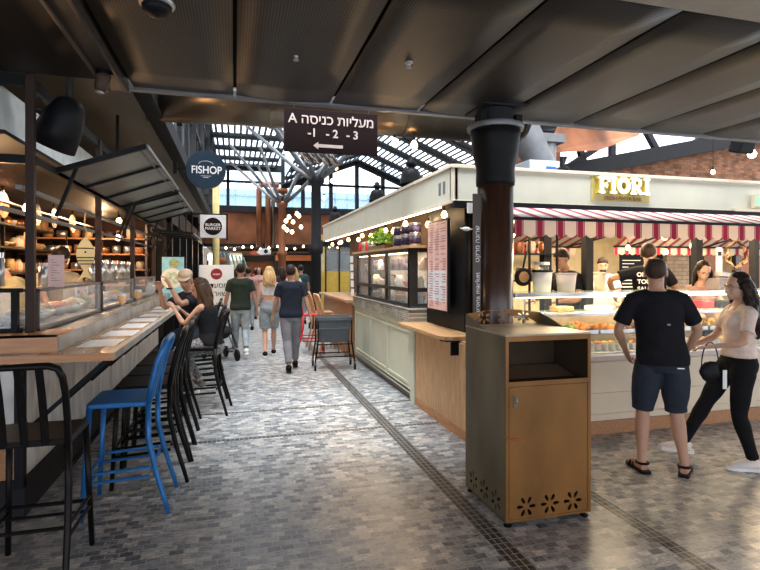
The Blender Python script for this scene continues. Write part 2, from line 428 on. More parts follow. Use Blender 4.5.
# roof over the aisle: louvred glass, flat
def roof(name, a, bb, y0, y1, ns, step=2.0, pw=.8):
    """a, bb: (x,z) ends of the pitch"""
    b = MB(); a = V((a[0], 0, a[1])); e = V((bb[0], 0, bb[1])); d = (e-a); up = V((0, 1, 0)).cross(d.normalized())
    for i in range(ns+1):
        p = a+d*(i/ns); b.beam((p.x, y0, p.z+.03), (p.x, y1, p.z+.03), .085, .03, up)
    k = int((y1-y0)/step+.5)
    for i in range(k+1):
        y = y0+i*step
        b.beam((a.x, y, a.z-.02), (e.x, y, e.z-.02), pw, .04, up)
        b.beam((a.x, y, a.z-.07), (e.x, y, e.z-.07), .08, .1, up)
    return struct(b.build(name, mat('roof_steel', (.07, .085, .095), .5, .2, .1)))
roof('ceiling', (-.85, 6.5), (1.9, 6.5), 6.0, 26, 13)
roof('ceiling', (2.2, 5.7), (5.9, 7.1), 6.0, 26, 18)
roof('ceiling', (5.9, 7.1), (9.6, 5.6), 6.0, 26, 18)
# end wall
struct(MB().box(-1.5, 16, 26, 26.3, 2.75, 4.35).build('wall_back', 'rust'))
struct(MB().box(-1.5, 16, 25.8, 26.35, 4.3, 4.6).box(-1.5, 16, 25.9, 26.2, 2.65, 2.8).build('trim_5', 'darkgrey'))
b = MB()
for px_ in (283, 303, 331, 357, 383, 412): p = W(px_, 200, y=26); b.box(p.x-.09, p.x+.09, 25.95, 26.15, 4.5, 7.2)
p = W(228, 200, y=26); b.box(p.x-.07, p.x+.07, 25.95, 26.15, 4.5, 6.5)
b.box(-1, 9, 25.95, 26.1, 5.72, 5.82).box(-1, 2.2, 25.8, 26.1, 6.3, 6.6)
b.beam((2.2, 26, 5.6), (5.9, 26, 7.0), .2, .3).beam((5.9, 26, 7.0), (9.6, 26, 5.5), .2, .3)
struct(b.build('window_3', 'darkgrey'))
struct(MB().box(-1, 9.6, 26.04, 26.06, 4.55, 6.4).build('window_4', 'skyglass'))
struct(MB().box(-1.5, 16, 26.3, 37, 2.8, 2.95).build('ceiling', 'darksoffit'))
struct(MB().box(-6, 17, 37, 37.2, 0, 3).build('wall_back', mat('far_wall', (.16, .12, .09), .8, 0, .4, 1)))
# brick gable on the right, with its raking steel
poly = [(W(560, 172, y=13).x, 0), (17, 0), (17, 6.15), (W(735, 140, y=13).x, W(735, 140, y=13).z), (W(575, 172, y=13).x, W(575, 172, y=13).z)]
rx = Matrix(((1, 0, 0, 0), (0, 0, 1, 13), (0, 1, 0, 0), (0, 0, 0, 1)))
struct(MB().prism(poly, 0, .3, rx).build('wall_right', 'brick'))
a, e = W(545, 176, y=12.9), W(770, 133, y=12.9)
struct(MB().beam(a, e, .35, .42).build('trim_6', 'black'))
b = MB()
for (p0, p1) in (((560, 172), (640, 120)), ((640, 120), (662, 160)), ((585, 168), (572, 120)), ((712, 120), (690, 152)), ((662, 160), (740, 118)), ((612, 120), (612, 168))):
    b.beam(W(*p0, y=13.4), W(*p1, y=13.4), .16, .16)
b.beam(W(540, 126, y=13.4), W(760, 110, y=13.4), .25, .25)
struct(b.build('window_5', 'darkgrey'))
struct(MB().prism([(9.2, 4.3), (16.5, 4.3), (16.5, 8), (9.2, 8)], 0, .02, Matrix(((1, 0, 0, 0), (0, 0, 1, 13.6), (0, 1, 0, 0), (0, 0, 0, 1)))).build('window_6', 'skyglass'))
v = [W(548, 153, y=11), W(600, 150, y=11.6), W(640, 135, y=12.6), W(560, 126, y=11.5)]
b = MB().add(v+[p+V((0, .05, .08)) for p in v], [(0, 1, 2, 3), (4, 5, 6, 7), (0, 1, 5, 4), (1, 2, 6, 5), (2, 3, 7, 6), (3, 0, 4, 7)])
struct(b.build('ceiling', 'rust'))
struct(MB().box(8.5, 9.0, 13.2, 26, 0, 5.5).build('wall_right', 'rust'))
# buildings outside the windows
b = tag(MB().box(-14, 14, 48, 60, 0, 8.6).build('office_building', 'bluewall'), 'blue glass-fronted building seen through the high end windows', 'building')
b.name = 'office_building'
fr = MB()
for i in range(15): fr.box(-14+i*2, -13.9+i*2, 47.9, 48, 0, 8.6)
for i in range(4): fr.box(-14, 14, 47.9, 48, 2+i*2, 2.1+i*2)
fr.build('facade_grid', mat('facade_blue_grey', (.16, .25, .34), .5), b)

# ---------------------------------------------------------------- things in the roof space
t = T('air_duct', 'dark round air duct crossing just beyond the low ceiling edge', 'duct', (0, 6.2, 3.66))
b = MB(); ps = [(-1.2, 1.3, .1), (-.8, .6, .05), (-.2, .1, 0)]+[(x, 0, 0) for x in (.4, 1.2, 2.0, 2.8, 3.6)]
b.tube(ps, [.2, .3, .36]+[.38]*5, 24); b.build('duct_pipe', 'darkduct', t, smooth=True)
for x in (.4, 1.2, 2.0, 2.8, 3.55): MB().tube([(x-.02, 0, 0), (x+.02, 0, 0)], .395, 24).build('seam_band', 'darkduct', t)
b = MB()
for x in (.8, 2.4): b.box(x-.01, x+.01, -.42, .42, -.0, .01).beam((x, 0, .3), (x, 0, 2.8), .02, .02)
b.build('hanger', 'blackmetal', t)

def tree_column(x, y, zt, mcol, label, rad=.14, base='rust'):
    t = T('branching_column', label, 'column', (x, y, 0), 0)
    b = MB().lathe([(rad*1.5, 0), (rad*1.5, .12), (rad*1.1, .2), (rad, .3), (rad, zt*.5), (rad*1.35, zt*.5+.04), (rad*1.35, zt*.5+.2), (rad, zt*.5+.28), (rad*.95, zt-.15), (rad*1.6, zt-.05), (rad*1.6, zt+.08), (rad, zt+.1)], n=20)
    b.build('shaft', mcol, t, smooth=True)
    k = 0
    for dx in (-1.9, -.9, .9, 1.9):
        for dy in (-1.6, 1.6):
            zz = 5.9
            b = MB().tube([(0, 0, zt-.05), (dx*.25, dy*.25, zt+.35), (dx, dy, zz)], [.07, .06, .045], 10)
            b.build('branch', 'grey', t, smooth=True)
    return t
tree_column(2.15, 14.4, 4.05, 'darkgrey', 'dark steel column with branching struts beside the red chair and walkway')
tree_column(1.75, 20.5, 4.1, 'rustsmooth', 'orange-brown column with branching struts further down the walkway')
# shiny bent ducts under the branches
t = T('bent_duct', 'bundle of shiny curved steel ducts above the walkway', 'duct', (1.9, 12.0, 0))
for i in range(4):
    dx = -.55+i*.2
    b = MB().tube([(dx-.35, 0, 5.6), (dx-.3, 0, 5.1), (dx-.12, .1, 4.7), (dx+.15, .3, 4.35), (dx+.4, .6, 4.2)], .08, 12)
    b.build('duct_pipe', 'chrome', t, smooth=True)
MB().cyl((-.6, 0, 5.5), (-.6, 0, 6.5), .03, n=8).build('hanger', 'grey', t)
b = MB().ball((-.4, -.4, 4.62), (.24, .24, .2)); b.build('duct_end', 'rustsmooth', t, smooth=True)
# pipes on the end wall
for i, (px_, ptop, lab) in enumerate([(259, 184, 'left copper riser pipe bending at the top on the end wall'), (268, 190, 'middle copper riser pipe on the end wall'), (273, 196, 'right copper riser pipe on the end wall')]):
    p = W(px_, ptop, y=25.4)
    tag(MB().tube([(p.x, 25.4, 2.6), (p.x, 25.4, p.z-.25), (p.x+.08, 25.4, p.z-.06), (p.x+.3, 25.4, p.z), (p.x+.9, 25.6, p.z)], .13 if i < 2 else .09, 12).build('riser_pipe', 'rustsmooth' if i != 2 else 'darkduct', smooth=True), lab, 'pipe')
p = W(216, 235, y=17)
tag(MB().cyl((p.x, 17, 0), (p.x, 17, 4.4), .1).build('yellow_pipe', mat('pale_yellow', (.7, .55, .22), .5), smooth=True), 'pale yellow vertical pipe behind the square sign', 'pipe')

# foreground column
t = T('round_column', 'dark brown round column with flared capital behind the brass litter station', 'column', (2.24, 4.26, 0))
MB().lathe([(.158, 0), (.158, 2.40)], n=32).build('shaft', 'walnut', t, smooth=True)
MB().lathe([(.168, 2.38), (.172, 2.42), (.168, 2.50), (.172, 2.55), (.2, 2.66), (.215, 2.8), (.22, 2.88)], n=32).build('capital', 'blackmetal', t, smooth=True)
MB().lathe([(.245, 2.87), (.25, 2.89), (.25, 2.905), (.245, 2.915)], n=32).build('capital_rim', 'grey', t)
MB().lathe([(.16, 2.9), (.16, 3.06)], n=24).box(-.2, .2, -.2, .2, 3.045, 3.075).build('top_block', 'darkgrey', t)
for s in (-1, 1): MB().box(s*.17-.03, s*.17+.03, -.12, .0, 2.91, 3.0).build('clamp', 'blackmetal', t)

# hanging lift sign
p0, p1 = W(284, 108, y=4.75), W(377, 112, y=4.75)
t = T('hanging_sign', 'dark brown hanging sign with Hebrew lettering, floor numbers and a left arrow', 'sign', ((p0.x+p1.x)/2, 4.75, 0))
hw = (p1.x-p0.x)/2; zt = p0.z; zb = W(284, 151, y=4.75).z; h = zt-zb
MB().box(-hw, hw, -.02, .02, zb, zt).build('board', 'signbrown', t, bevel=.003)
heb = 'מעליות כניסה A'
text('hebrew_lettering', heb[::-1], h*.31, 'lettering', t, (0, -.022, zt-h*.24), sx=1.0, bold=.001)
for dx, n_ in ((-.42, '-1'), (.0, '- 2'), (.44, '- 3')): text('floor_number', n_, h*.27, 'lettering', t, (dx*hw, -.022, zt-h*.55), bold=.002)
am = Matrix(((1, 0, 0, -.04), (0, 0, 1, -.024), (0, 1, 0, zb+h*.16), (0, 0, 0, 1)))
MB().prism([(-.13, 0), (-.085, .034), (-.085, .014), (.14, .014), (.14, -.014), (-.085, -.014), (-.085, -.034)], 0, .003, am).build('arrow', 'lettering', t)
for s in (-1, 1): MB().cyl((s*hw*.8, 0, zt), (s*hw*.8, -.15, 3.14), .004, n=6).build('hanger', 'steel', t)

# ceiling fittings
p = W(104, 72, z=3.03)
t = T('security_camera', 'brown cylindrical security camera under the ceiling beam at left', 'camera', (p.x, p.y, 3.03))
MB().lathe([(.06, -.02), (.06, 0)], n=20).build('mount', 'blackmetal', t)
m_ = Matrix.Rotation(R(12), 4, 'Y')
MB().lathe([(.047, 0), (.05, -.03), (.043, -.105), (.03, -.13)], c=(0, 0, -.015), n=20, mtx=m_).build('housing', mat('brown_plastic', (.06, .035, .025), .4), t, smooth=True)
MB().lathe([(.018, -.118), (.03, -.128), (.03, -.135), (.02, -.14)], c=(0, 0, -.015), n=20, mtx=m_).build('lens_ring', 'steel', t)
p = W(157, 0, z=3.06)
t = T('dome_camera', 'dark dome with a bright rim fixed under the mesh ceiling', 'camera', (p.x, p.y, 3.06))
MB().lathe([(.085, .03), (.085, 0), (.092, -.015), (.088, -.03), (.08, -.034)], n=28).build('rim', 'steel', t, smooth=True)
MB().lathe([(.078, -.028), (.07, -.06), (.045, -.082), (.001, -.09)], n=28).build('dome', 'black', t, smooth=True)
for px_, py_, lab in ((296, 54, 'small sprinkler head in the mesh ceiling above the hanging sign'), (409, 62, 'sprinkler head in the mesh ceiling towards the round column')):
    p = W(px_, py_, z=3.07)
    t = T('sprinkler_head', lab, 'sprinkler', (p.x, p.y, 3.07))
    MB().lathe([(.028, 0), (.03, -.006), (.012, -.01), (.008, -.035), (.02, -.038), (.02, -.042), (.001, -.044)], n=16).build('head_body', 'steel', t, smooth=True)
    MB().tube([(-.012, 0, -.01), (-.014, 0, -.024), (0, 0, -.038), (.014, 0, -.024), (.012, 0, -.01)], .002, 6).build('frame_arm', 'steel', t)
# bell lamp on the left
p = W(60, 128, y=4.5)
t = T('black_bell_lamp', 'large tilted black bell-shaped lamp hanging over the fish bar', 'lamp', (p.x, 4.5, p.z))
m_ = Matrix.Rotation(R(26), 4, 'Y') @ Matrix.Rotation(R(12), 4, 'X')
MB().lathe([(.02, .25), (.06, .24), (.10, .2), (.135, .1), (.155, -.02), (.165, -.15), (.16, -.15), (.15, -.02), (.13, .09), (.09, .18), (.01, .2)], n=32, mtx=m_).build('lamp_shade', 'black', t, smooth=True)
MB().tube([(.1, 0, .2), (-.1, 0, .12), (-.2, 0, .12)], .018, 8).build('arm', 'blackmetal', t)
MB().beam((.05, 0, .2), (.05, 0, .95), .02, .02).build('stem', 'blackmetal', t)
for px_, py_ in ((85, 100), (112, 140)):
    pass

# pendant lamps above the kiosk
def bell(px_, py_, D, label, first=[None]):
    r = RT*((px_-380)/F)*D+FW*D; z = CZ+(HY-py_)*D/F
    if first[0]: return dup(first[0], (r.x, r.y, z), label=label)
    t = T('industrial_pendant', label, 'lamp', (r.x, r.y, z), 0, 'black bell pendants above the kiosk')
    MB().lathe([(.05, .18), (.1, .16), (.15, .12), (.19, .02), (.21, -.12), (.215, -.16), (.2, -.15), (.14, .1), (.02, .14)], n=28).build('lamp_shade', 'black', t, smooth=True)
    MB().lathe([(.04, .36), (.06, .35), (.06, .3), (.1, .28), (.1, .22), (.06, .2), (.06, .17)], n=20).build('lamp_cap', 'blackmetal', t, smooth=True)
    MB().cyl((0, 0, .36), (0, 0, 2.5), .01, n=6).build('cable', 'blackmetal', t)
    first[0] = t; return t
bell(411, 177, 10, 'largest of the black bell pendants above the cream kiosk fascia')
bell(377, 196, 13.8, 'middle black bell pendant above the cream kiosk fascia')
bell(335, 217, 18, 'small far black bell pendant by the end of the kiosk')
def bulb(p, label, group, top=None, r=.035, first={}):
    key = round(r, 3)
    if key in first:
        o = dup(first[key], p, label=label, group=group)
    else:
        o = T('light_bulb', label, 'light bulb', p, 0, group)
        MB().lathe([(r*.35, r*1.3), (r*.55, r*.9), (r, .1*r), (r*.85, -.6*r), (r*.3, -r)], n=14).build('bulb_glass', 'bulb', o, smooth=True)
        MB().lathe([(r*.2, r*2.3), (r*.42, r*2.2), (r*.42, r*1.2)], n=12).build('socket', 'blackmetal', o)
        first[key] = o
    if top: MB().cyl((0, 0, r*2.2), (0, 0, top-p[2]), .004, n=5).build('flex', 'blackmetal', o)
    return o
bulb(W(395, 143, y=6.0), 'left bare bulb hanging beyond the hanging sign', 'bare bulbs on flex', 3.9, .045)
bulb(W(414, 145, y=6.1), 'right bare bulb hanging beyond the hanging sign', 'bare bulbs on flex', 3.9, .045)
bulb(W(752, 154, y=7.0), 'bare bulb near the brick gable under the dark speaker', 'bare bulbs on flex', 4.6, .07)
bulb(W(713, 172, y=9.0), 'small bare bulb hanging in front of the brick gable', 'bare bulbs on flex', 5.0, .045)
for i, (a_, b_) in enumerate([(286, 221), (289, 217), (293, 222), (297, 214), (299, 216), (284, 227), (287, 230), (292, 232), (301, 227), (336, 168), (332, 181), (324, 198)]):
    bulb(W(a_, b_, y=16+(i % 3)*.4), 'one of the clustered hanging bulbs over the walkway', 'clustered hanging bulbs over the walkway', 6.0, .06)
for i in range(14):
    px_ = 226+i*8.6
    bulb(W(px_, 248+1.5*math.sin(i*1.9), y=23), 'festoon bulb on the string across the end of the walkway', 'festoon bulbs across the end of the walkway', None, .05)
p0, p1 = W(215, 246, y=23), W(345, 246, y=23)
tag(MB().tube([p0, (p0+p1)/2+V((0, 0, -.08)), p1], .015, 5).build('festoon_cable', 'blackmetal'), 'dark cable carrying the festoon bulbs', 'cable')

# ducts, box and unit on the kiosk roof
t = T('exhaust_duct', 'grey elbow duct rising from the kiosk roof behind the round column', 'duct', (0, 0, 0))
a, bq, c_ = W(522, 126, y=7.0), W(530, 145, y=7.0), W(541, 165, y=7.0)
MB().tube([W(500, 128, y=7.6), a, bq, c_, W(541, 176, y=7)], [.3, .26, .24, .22, .22], 16).build('elbow', 'grey', t, smooth=True)
t = T('vent_stack', 'grey square-topped vent stack on the kiosk roof', 'vent', W(548, 172, y=7.0))
MB().cyl((0, 0, -.1), (0, 0, .5), .12).build('pipe', 'grey', t, smooth=True)
MB().box(-.2, .2, -.15, .15, .42, .55).build('vent_cap', 'grey', t, bevel=.01)
t = T('condenser_unit', 'pale grey box with a blue label on the kiosk roof', 'air conditioner', W(540, 172, y=6.3))
MB().box(-.22, .3, -.1, .3, -.4, .14).build('casing', mat('pale_plastic', (.45, .5, .55), .5), t, bevel=.01)
MB().box(.03, .18, -.105, -.1, -.0, .06).build('blue_label', mat('label_blue', (.03, .1, .5), .5), t)
t = T('valve_assembly', 'tangle of black pipes and valves on the kiosk roof', 'pipes', W(562, 172, y=6.0)-V((0, 0, .1)))
MB().tube([(-.12, 0, -.1), (-.1, 0, .12), (0, 0, .16), (.06, 0, .3)], .02, 8).tube([(.0, 0, -.1), (0, 0, .3)], .03, 8).tube([(-.15, 0, .08), (.15, 0, .1), (.2, 0, -.1)], .014, 8).ball((.06, 0, .14), .04).ball((.14, 0, .1), .03).build('pipework', 'blackmetal', t)
t = T('loudspeaker', 'dark box loudspeaker hung under the ceiling edge near the brick gable', 'speaker', W(742, 147, y=4.78))
MB().box(-.11, .11, -.08, .08, -.07, .07, Matrix.Rotation(R(20), 4, 'X')).build('cabinet', 'black', t, bevel=.02)
MB().beam((0, 0, .05), (0, -.22, .13), .03, .03).build('bracket', 'blackmetal', t)

# ---------------------------------------------------------------- round and square hanging signs
p = W(206, 170, y=9.0)
t = T('round_sign', 'round navy hanging sign with white FISHOP lettering', 'sign', p)
MB().tube([(0, -.03, 0), (0, .03, 0)], .31, 40).build('disc', 'navysign', t, bevel=.004)
text('fishop_lettering', 'FISHOP', .17, 'whiteletter', t, (.01, -.033, -.01), sx=.86, bold=.002)
MB().tube([(.11*math.cos(a/10*PI), -.032, .09+.05*math.sin(a/10*PI)) for a in range(11)], .003, 5).build('arc_line', 'whiteletter', t)
MB().box(-.08, .08, -.033, -.03, -.105, -.1).box(-.04, .04, -.033, -.03, -.13, -.122).build('small_print', 'whiteletter', t)
MB().box(-.5, -.29, -.02, .02, -.03, .02).box(-.5, -.44, -.03, .03, -.08, .1).build('bracket', 'blackmetal', t)
p = W(213, 226.5, y=12)
t = T('square_sign', 'square white hanging sign with a dark round emblem', 'sign', p)
MB().box(-.27, .27, -.03, .03, -.25, .25).build('panel', mat('sign_white', (.6, .6, .6), .5), t, bevel=.01)
MB().tube([(0, -.035, 0), (0, .0, 0)], .19, 32).build('emblem', 'signbrown', t)
text('emblem_lettering', 'BURGER', .085, 'whiteletter', t, (0, -.037, .03)); text('emblem_lettering', 'MARKET', .085, 'whiteletter', t, (0, -.037, -.05))
MB().box(-.27, .3, -.02, .02, .25, .28).box(.28, .31, -.02, .02, -.3, .28).box(-.6, -.27, -.02, .02, .25, .28).build('bracket', 'blackmetal', t)
# white board
p = W(216.5, 285, y=10.9)
t = T('notice_board', 'tall white notice board with a dark red round emblem behind the seated couple', 'sign', (p.x, 10.9, 0))
MB().box(-.33, .33, -.015, .015, .55, W(216, 265, y=10.9).z).build('panel', 'white', t, bevel=.004)
zt = W(216, 274, y=10.9).z
MB().tube([(0, -.018, zt), (0, 0, zt)], .11, 32).build('emblem', 'darkred', t)
text('emblem_lettering', 'meat', .07, 'whiteletter', t, (0, -.02, zt))
text('hebrew_lettering', 'המסעדות'[::-1], .14, 'signbrown', t, (.03, -.017, 1.3)); text('hebrew_lettering', 'נשארו'[::-1], .14, 'signbrown', t, (.08, -.017, 1.14))
text('hebrew_lettering', 'כאן'[::-1], .16, 'grey', t, (.1, -.017, .92))
MB().box(-.33, -.29, -.03, .03, 0, .6).box(.29, .33, -.03, .03, 0, .6).box(-.35, .35, -.2, .2, 0, .04).build('stand', 'grey', t)
# turquoise poster
p0, p1 = W(162, 257, y=10.6), W(184, 286, y=10.6)
t = T('poster_stand', 'turquoise food poster with plates standing at the end of the bar', 'poster', ((p0.x+p1.x)/2, 10.6, 0))
hw = (p1.x-p0.x)/2
MB().box(-hw, hw, -.01, .01, p1.z-.3, p0.z).build('poster_sheet', 'bluegreen', t)
MB().box(-hw-.02, hw+.02, .01, .03, p1.z-.32, p0.z+.02).box(-.02, .02, .0, .03, 0, p1.z).box(-.2, .2, -.1, .15, 0, .03).build('stand', 'darkgrey', t)
MB().tube([(.02, -.014, p0.z-.12), (.02, -.01, p0.z-.12)], .09, 20).build('plate_picture', mat('olive_plate', (.35, .42, .2), .5, 0, .4, 30), t)
MB().tube([(-.02, -.014, p0.z-.4), (-.02, -.01, p0.z-.4)], .19, 24).build('plate_picture', 'white', t)
MB().tube([(-.02, -.018, p0.z-.4), (-.02, -.012, p0.z-.4)], .13, 24).build('plate_picture', mat('pale_food', (.5, .6, .5), .5, 0, .4, 20), t)
# ================================================================ the fish bar on the left
CX = -.785; CY0 = 3.9; CY1 = 10.45; CT = 1.08
t = T('bar_counter', 'long wood-topped bar counter with papers on it along the left side', 'counter', (0, 0, 0))
MB().box(-1.45, CX, CY0, CY1, CT-.05, CT).build('counter_top', 'tablewood', t, bevel=.006)
MB().box(-4, -1.45, CY0, CY0+.4, CT-.05, CT).build('counter_top', 'tablewood', t, bevel=.004)
MB().box(-4, CX-.001, CY0-.006, CY0, CT-.052, CT-.001).build('end_edge', 'tableend', t)
MB().box(-1.75, -1.15, CY0+.12, CY1, CT, 1.19).build('raised_shelf', 'stone', t, bevel=.004)
MB().box(-4, -1.155, CY0+.1, CY0+.12, CT, 1.2).box(-4, -1.15, CY0+.1, CY0+.5, 1.185, 1.2).build('shelf_end_board', 'tableend', t)
MB().box(-1.45, -1.36, CY0+.15, CY1, .25, CT-.05).build('marble_front', 'marble', t)
MB().box(-4, -1.36, CY0+.1, CY0+.15, .62, CT-.05).build('marble_front', 'marble', t)
MB().box(-4, -1.34, CY0+.08, CY1, 0, .25).box(-4, -1.33, CY0+.07, CY0+.12, .56, .62).build('plinth', 'darkgrey', t)
MB().box(-4, -1.36, CY0+.1, CY0+.15, .22, .58).build('wood_panel', 'woodx', t)
b = MB()
for i in range(8): b.box(-1.34-i*.16-.05, -1.34-i*.16, CY0+.05, CY0+.12, .2, CT-.05)
b.build('mullion', 'black', t)
y = CY0+.25
while y < CY1:
    MB().beam((-1.36, y, .55), (CX-.08, y, CT-.07), .03, .03).box(CX-.4, CX-.03, y-.02, y+.02, CT-.08, CT-.05).build('bracket', 'black', t); y += .8
MB().cyl((CX-.3, CY0+.1, .3), (CX-.3, CY1, .3), .018).build('foot_rail', 'blackmetal', t, smooth=True)
MB().box(CX-.04, CX+.004, CY0+.02, CY1, CT-.05, CT+.0012).build('edge_trim', mat('pale_edge_stone', (.5, .47, .42), .2, 0, .15), t)
labs = ['nearest', 'second', 'third', 'fourth', 'fifth', 'sixth', 'seventh', 'eighth']
for i in range(8):
    y = 4.22+i*.62
    tag(MB().box(-1.1+.02*(i % 3), -.85+.015*(i % 2), y, y+.4, CT+.0005, CT+.002).build('placemat', 'paper'), labs[i]+' white paper placemat along the bar counter', 'placemat', 'paper placemats on the bar')
tag(MB().box(-2.2, -1.25, CY0+.01, CY0+.09, CT+.0005, CT+.002).build('menu_sheet', 'paper'), 'paper menu lying at the near end of the bar', 'menu')

# steel frame of the stall: posts, rails, header
t = T('stall_frame', 'dark steel frame of posts and rails around the fish bar', 'frame', (0, 0, 0))
PX = -1.37
for y in (4.2, 6.1, 8.0, 10.0, 11.5): MB().box(PX-.035, PX+.02, y-.02, y+.03, 1.2, 3.0).build('post', mat('rust_brown_steel', (.035, .022, .018), .45, .4), t, bevel=.004)
MB().box(PX-.04, PX+.02, 4.2, 11.5, 2.38, 2.44).build('header_rail', 'blackmetal', t)
MB().box(PX-.1, PX-.06, 4.2, 11.5, 2.2, 2.23).box(PX-.2, PX-.17, 4.2, 11.5, 2.05, 2.08).build('lower_rail', 'grey', t)
MB().box(-4, PX, 4.2, 4.24, 2.38, 2.44).box(-4, PX, 4.2, 4.24, 2.92, 3.0).build('side_rail', 'blackmetal', t)
MB().box(PX-.04, PX, 4.2, 11.5, 2.92, 3.0).build('top_rail', 'blackmetal', t)
for y in (5.1, 7.0, 9.0): MB().beam((PX, y, 3.0), (PX-.0, y, 3.5), .03, .03).build('stem', 'blackmetal', t)
# lifted flap panels
specs = [(4.68, 7.15, 2.65), (7.25, 9.5, 2.62), (9.7, 11.5, 2.25)]
nm = ['nearest', 'middle', 'far lower']
for i, (y0, y1, zo) in enumerate(specs):
    zi = 2.41 if i < 2 else 2.3
    t = T('awning_flap', nm[i]+' lifted smoky panel flap over the bar', 'awning', (0, 0, 0), 0, None)
    a0, a1, o0, o1 = V((PX, y0, zi)), V((PX, y1, zi)), V((-.7, y0, zo)), V((-.7, y1, zo))
    MB().add([a0, a1, o1, o0]+[p+V((0, 0, .012)) for p in (a0, a1, o1, o0)], [(0, 1, 2, 3), (4, 5, 6, 7), (0, 1, 5, 4), (1, 2, 6, 5), (2, 3, 7, 6), (3, 0, 4, 7)]).build('panel', 'awnglass', t)
    for f in (0, .33, .66, 1): MB().beam(a0.lerp(a1, f), o0.lerp(o1, f), .035, .04).build('cross_bar', 'blackmetal', t)
    MB().beam(o0, o1, .03, .03).beam(a0, a1, .04, .04).beam(a0.lerp(o0, .93), a1.lerp(o1, .93), .02, .03).build('edge_rail', 'grey', t)
    for f in (.02, .98): MB().beam(a0.lerp(a1, f)-V((0, 0, .35)), a0.lerp(a1, f).lerp(o0.lerp(o1, f), .22), .025, .025).build('prop', 'blackmetal', t)
# inner sloping hood behind the flaps
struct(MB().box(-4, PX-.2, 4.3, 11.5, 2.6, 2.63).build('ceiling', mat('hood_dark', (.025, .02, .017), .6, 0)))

struct(MB().box(-1.62, -1.6, 4.3, 11.5, 2.63, 2.95).build('sky_gap_strip', mat('sky_gap_white', (.75, .78, .75), .4)))  # white strip painted in for the bright sky between hood and soffit
# glass cases on the raised shelf
def case(y0, y1, label):
    t = T('glass_case', label, 'display case', (0, 0, 0), 0, 'glass cases on the bar')
    x0, x1, z0, z1 = -1.72, PX+.02, 1.2, 1.5
    MB().box(x1-.008, x1, y0, y1, z0, z1).box(x0, x1, y0, y1, z1-.008, z1).box(x0, x1, y0, y0+.008, z0, z1).build('glass_pane', 'glass', t)
    b = MB()
    for z in (z0, z1-.02): b.box(x1-.02, x1+.005, y0, y1, z, z+.025)
    for y in (y0, y1-.02): b.box(x1-.02, x1+.005, y, y+.02, z0, z1).box(x0, x1, y, y+.02, z1-.02, z1)
    b.build('case_frame', 'grey', t)
    MB().box(x0, x1-.02, y0+.02, y1-.02, z0+.005, z0+.03).build('case_floor', 'steel', t)
    return t
case(4.27, 6.05, 'nearest glass case on the raised bar shelf beside the steel post')
case(6.15, 7.95, 'second glass case along the raised bar shelf')
case(8.05, 9.95, 'far glass case along the raised bar shelf')
t = T('glass_case', 'side glass case left of the steel post at the bar end', 'display case', (0, 0, 0))
MB().box(-3.6, PX-.08, 4.2, 4.21, 1.2, 1.5).build('glass_pane', 'glass', t)
MB().box(-3.6, PX-.06, 4.19, 4.22, 1.48, 1.51).box(-3.6, PX-.06, 4.19, 4.22, 1.2, 1.23).box(PX-.12, PX-.08, 4.18, 4.22, 1.2, 1.5).build('case_frame', 'blackmetal', t)
# contents of the cases
def bowl(loc, r, mcol, mfood, name, label, cat, grp, seed):
    t = T(name, label, cat, loc, 0, grp)
    MB().lathe([(r*.5, 0), (r*.85, r*.35), (r, r*.7), (r*.95, r*.7), (r*.8, r*.38), (.01, r*.3)], n=18).build('bowl_body', mcol, t, smooth=True)
    MB().ball((0, 0, r*.62), (r*.82, r*.82, r*.5), 14, 8, disp=.35, seed=seed, fr=4).build('food', mfood, t, smooth=True)
    return t
foods = [mat('shellfish', (.4, .32, .26), .4, 0, .5, 30), mat('greens', (.12, .28, .05), .5, 0, .5, 25), mat('lemons', (.6, .42, .05), .4, 0, .3, 15), mat('pink_fish', (.55, .25, .18), .4, 0, .4, 20), mat('ice_flakes', (.6, .62, .62), .4, 0, .2, 30)]
for i in range(12):
    y = 4.42+i*.3
    bowl((-1.54+.03*math.sin(i*2), y, 1.23), .11, 'steel', foods[(0, 4, 0, 3, 0, 4, 1, 0, 3, 4, 0, 2)[i]], 'food_bowl', 'steel bowl of food inside the bar glass cases', 'bowl', 'bowls in the bar glass cases', i)
bowl((-1.62, 4.4, 1.2), .1, 'black', foods[1], 'food_bowl', 'black bowl of green leaves behind the side glass', 'bowl', None, 31)
bowl((-1.9, 4.4, 1.2), .1, 'steel', foods[2], 'food_bowl', 'steel bowl of yellow lemons behind the side glass', 'bowl', None, 32)
# drinks
def glassware(loc, kind, label, grp=None):
    t = T('beer_glass' if kind == 'beer' else 'wine_glass', label, 'glass', loc, 0, grp)
    if kind == 'beer':
        MB().lathe([(.032, 0), (.034, .006), (.008, .012), (.01, .03), (.034, .06), (.042, .1), (.038, .15), (.036, .15), (.04, .1), (.03, .062), (.001, .04)], n=20).build('glass_body', 'glass', t, smooth=True)
        MB().lathe([(.006, .042), (.03, .063), (.038, .1), (.036, .125), (.001, .126)], n=20).build('beer', emis_beer, t, smooth=True)
        MB().lathe([(.036, .125), (.036, .142), (.001, .144)], n=20).build('foam', 'white', t)
    else:
        MB().lathe([(.034, 0), (.034, .004), (.005, .01), (.004, .09), (.02, .1), (.036, .13), (.036, .16), (.03, .2), (.028, .2), (.034, .16), (.034, .13), (.001, .1)], n=20).build('glass_body', 'glass', t, smooth=True)
    return t
emis_beer = mat('beer_amber', (.85, .38, .02), .2, 0, .05)
for px_, k, lab in ((122, 'beer', 'left beer glass on the raised bar shelf'), (138, 'beer', 'fuller amber beer glass beside the wine glass'), (150.5, 'wine', 'empty stemmed wine glass beside the beer on the bar')):
    p = W(px_, 300, x=-1.2); glassware((-1.2, p.y, 1.19), k, lab).scale = (1.2, 1.2, 1.25)
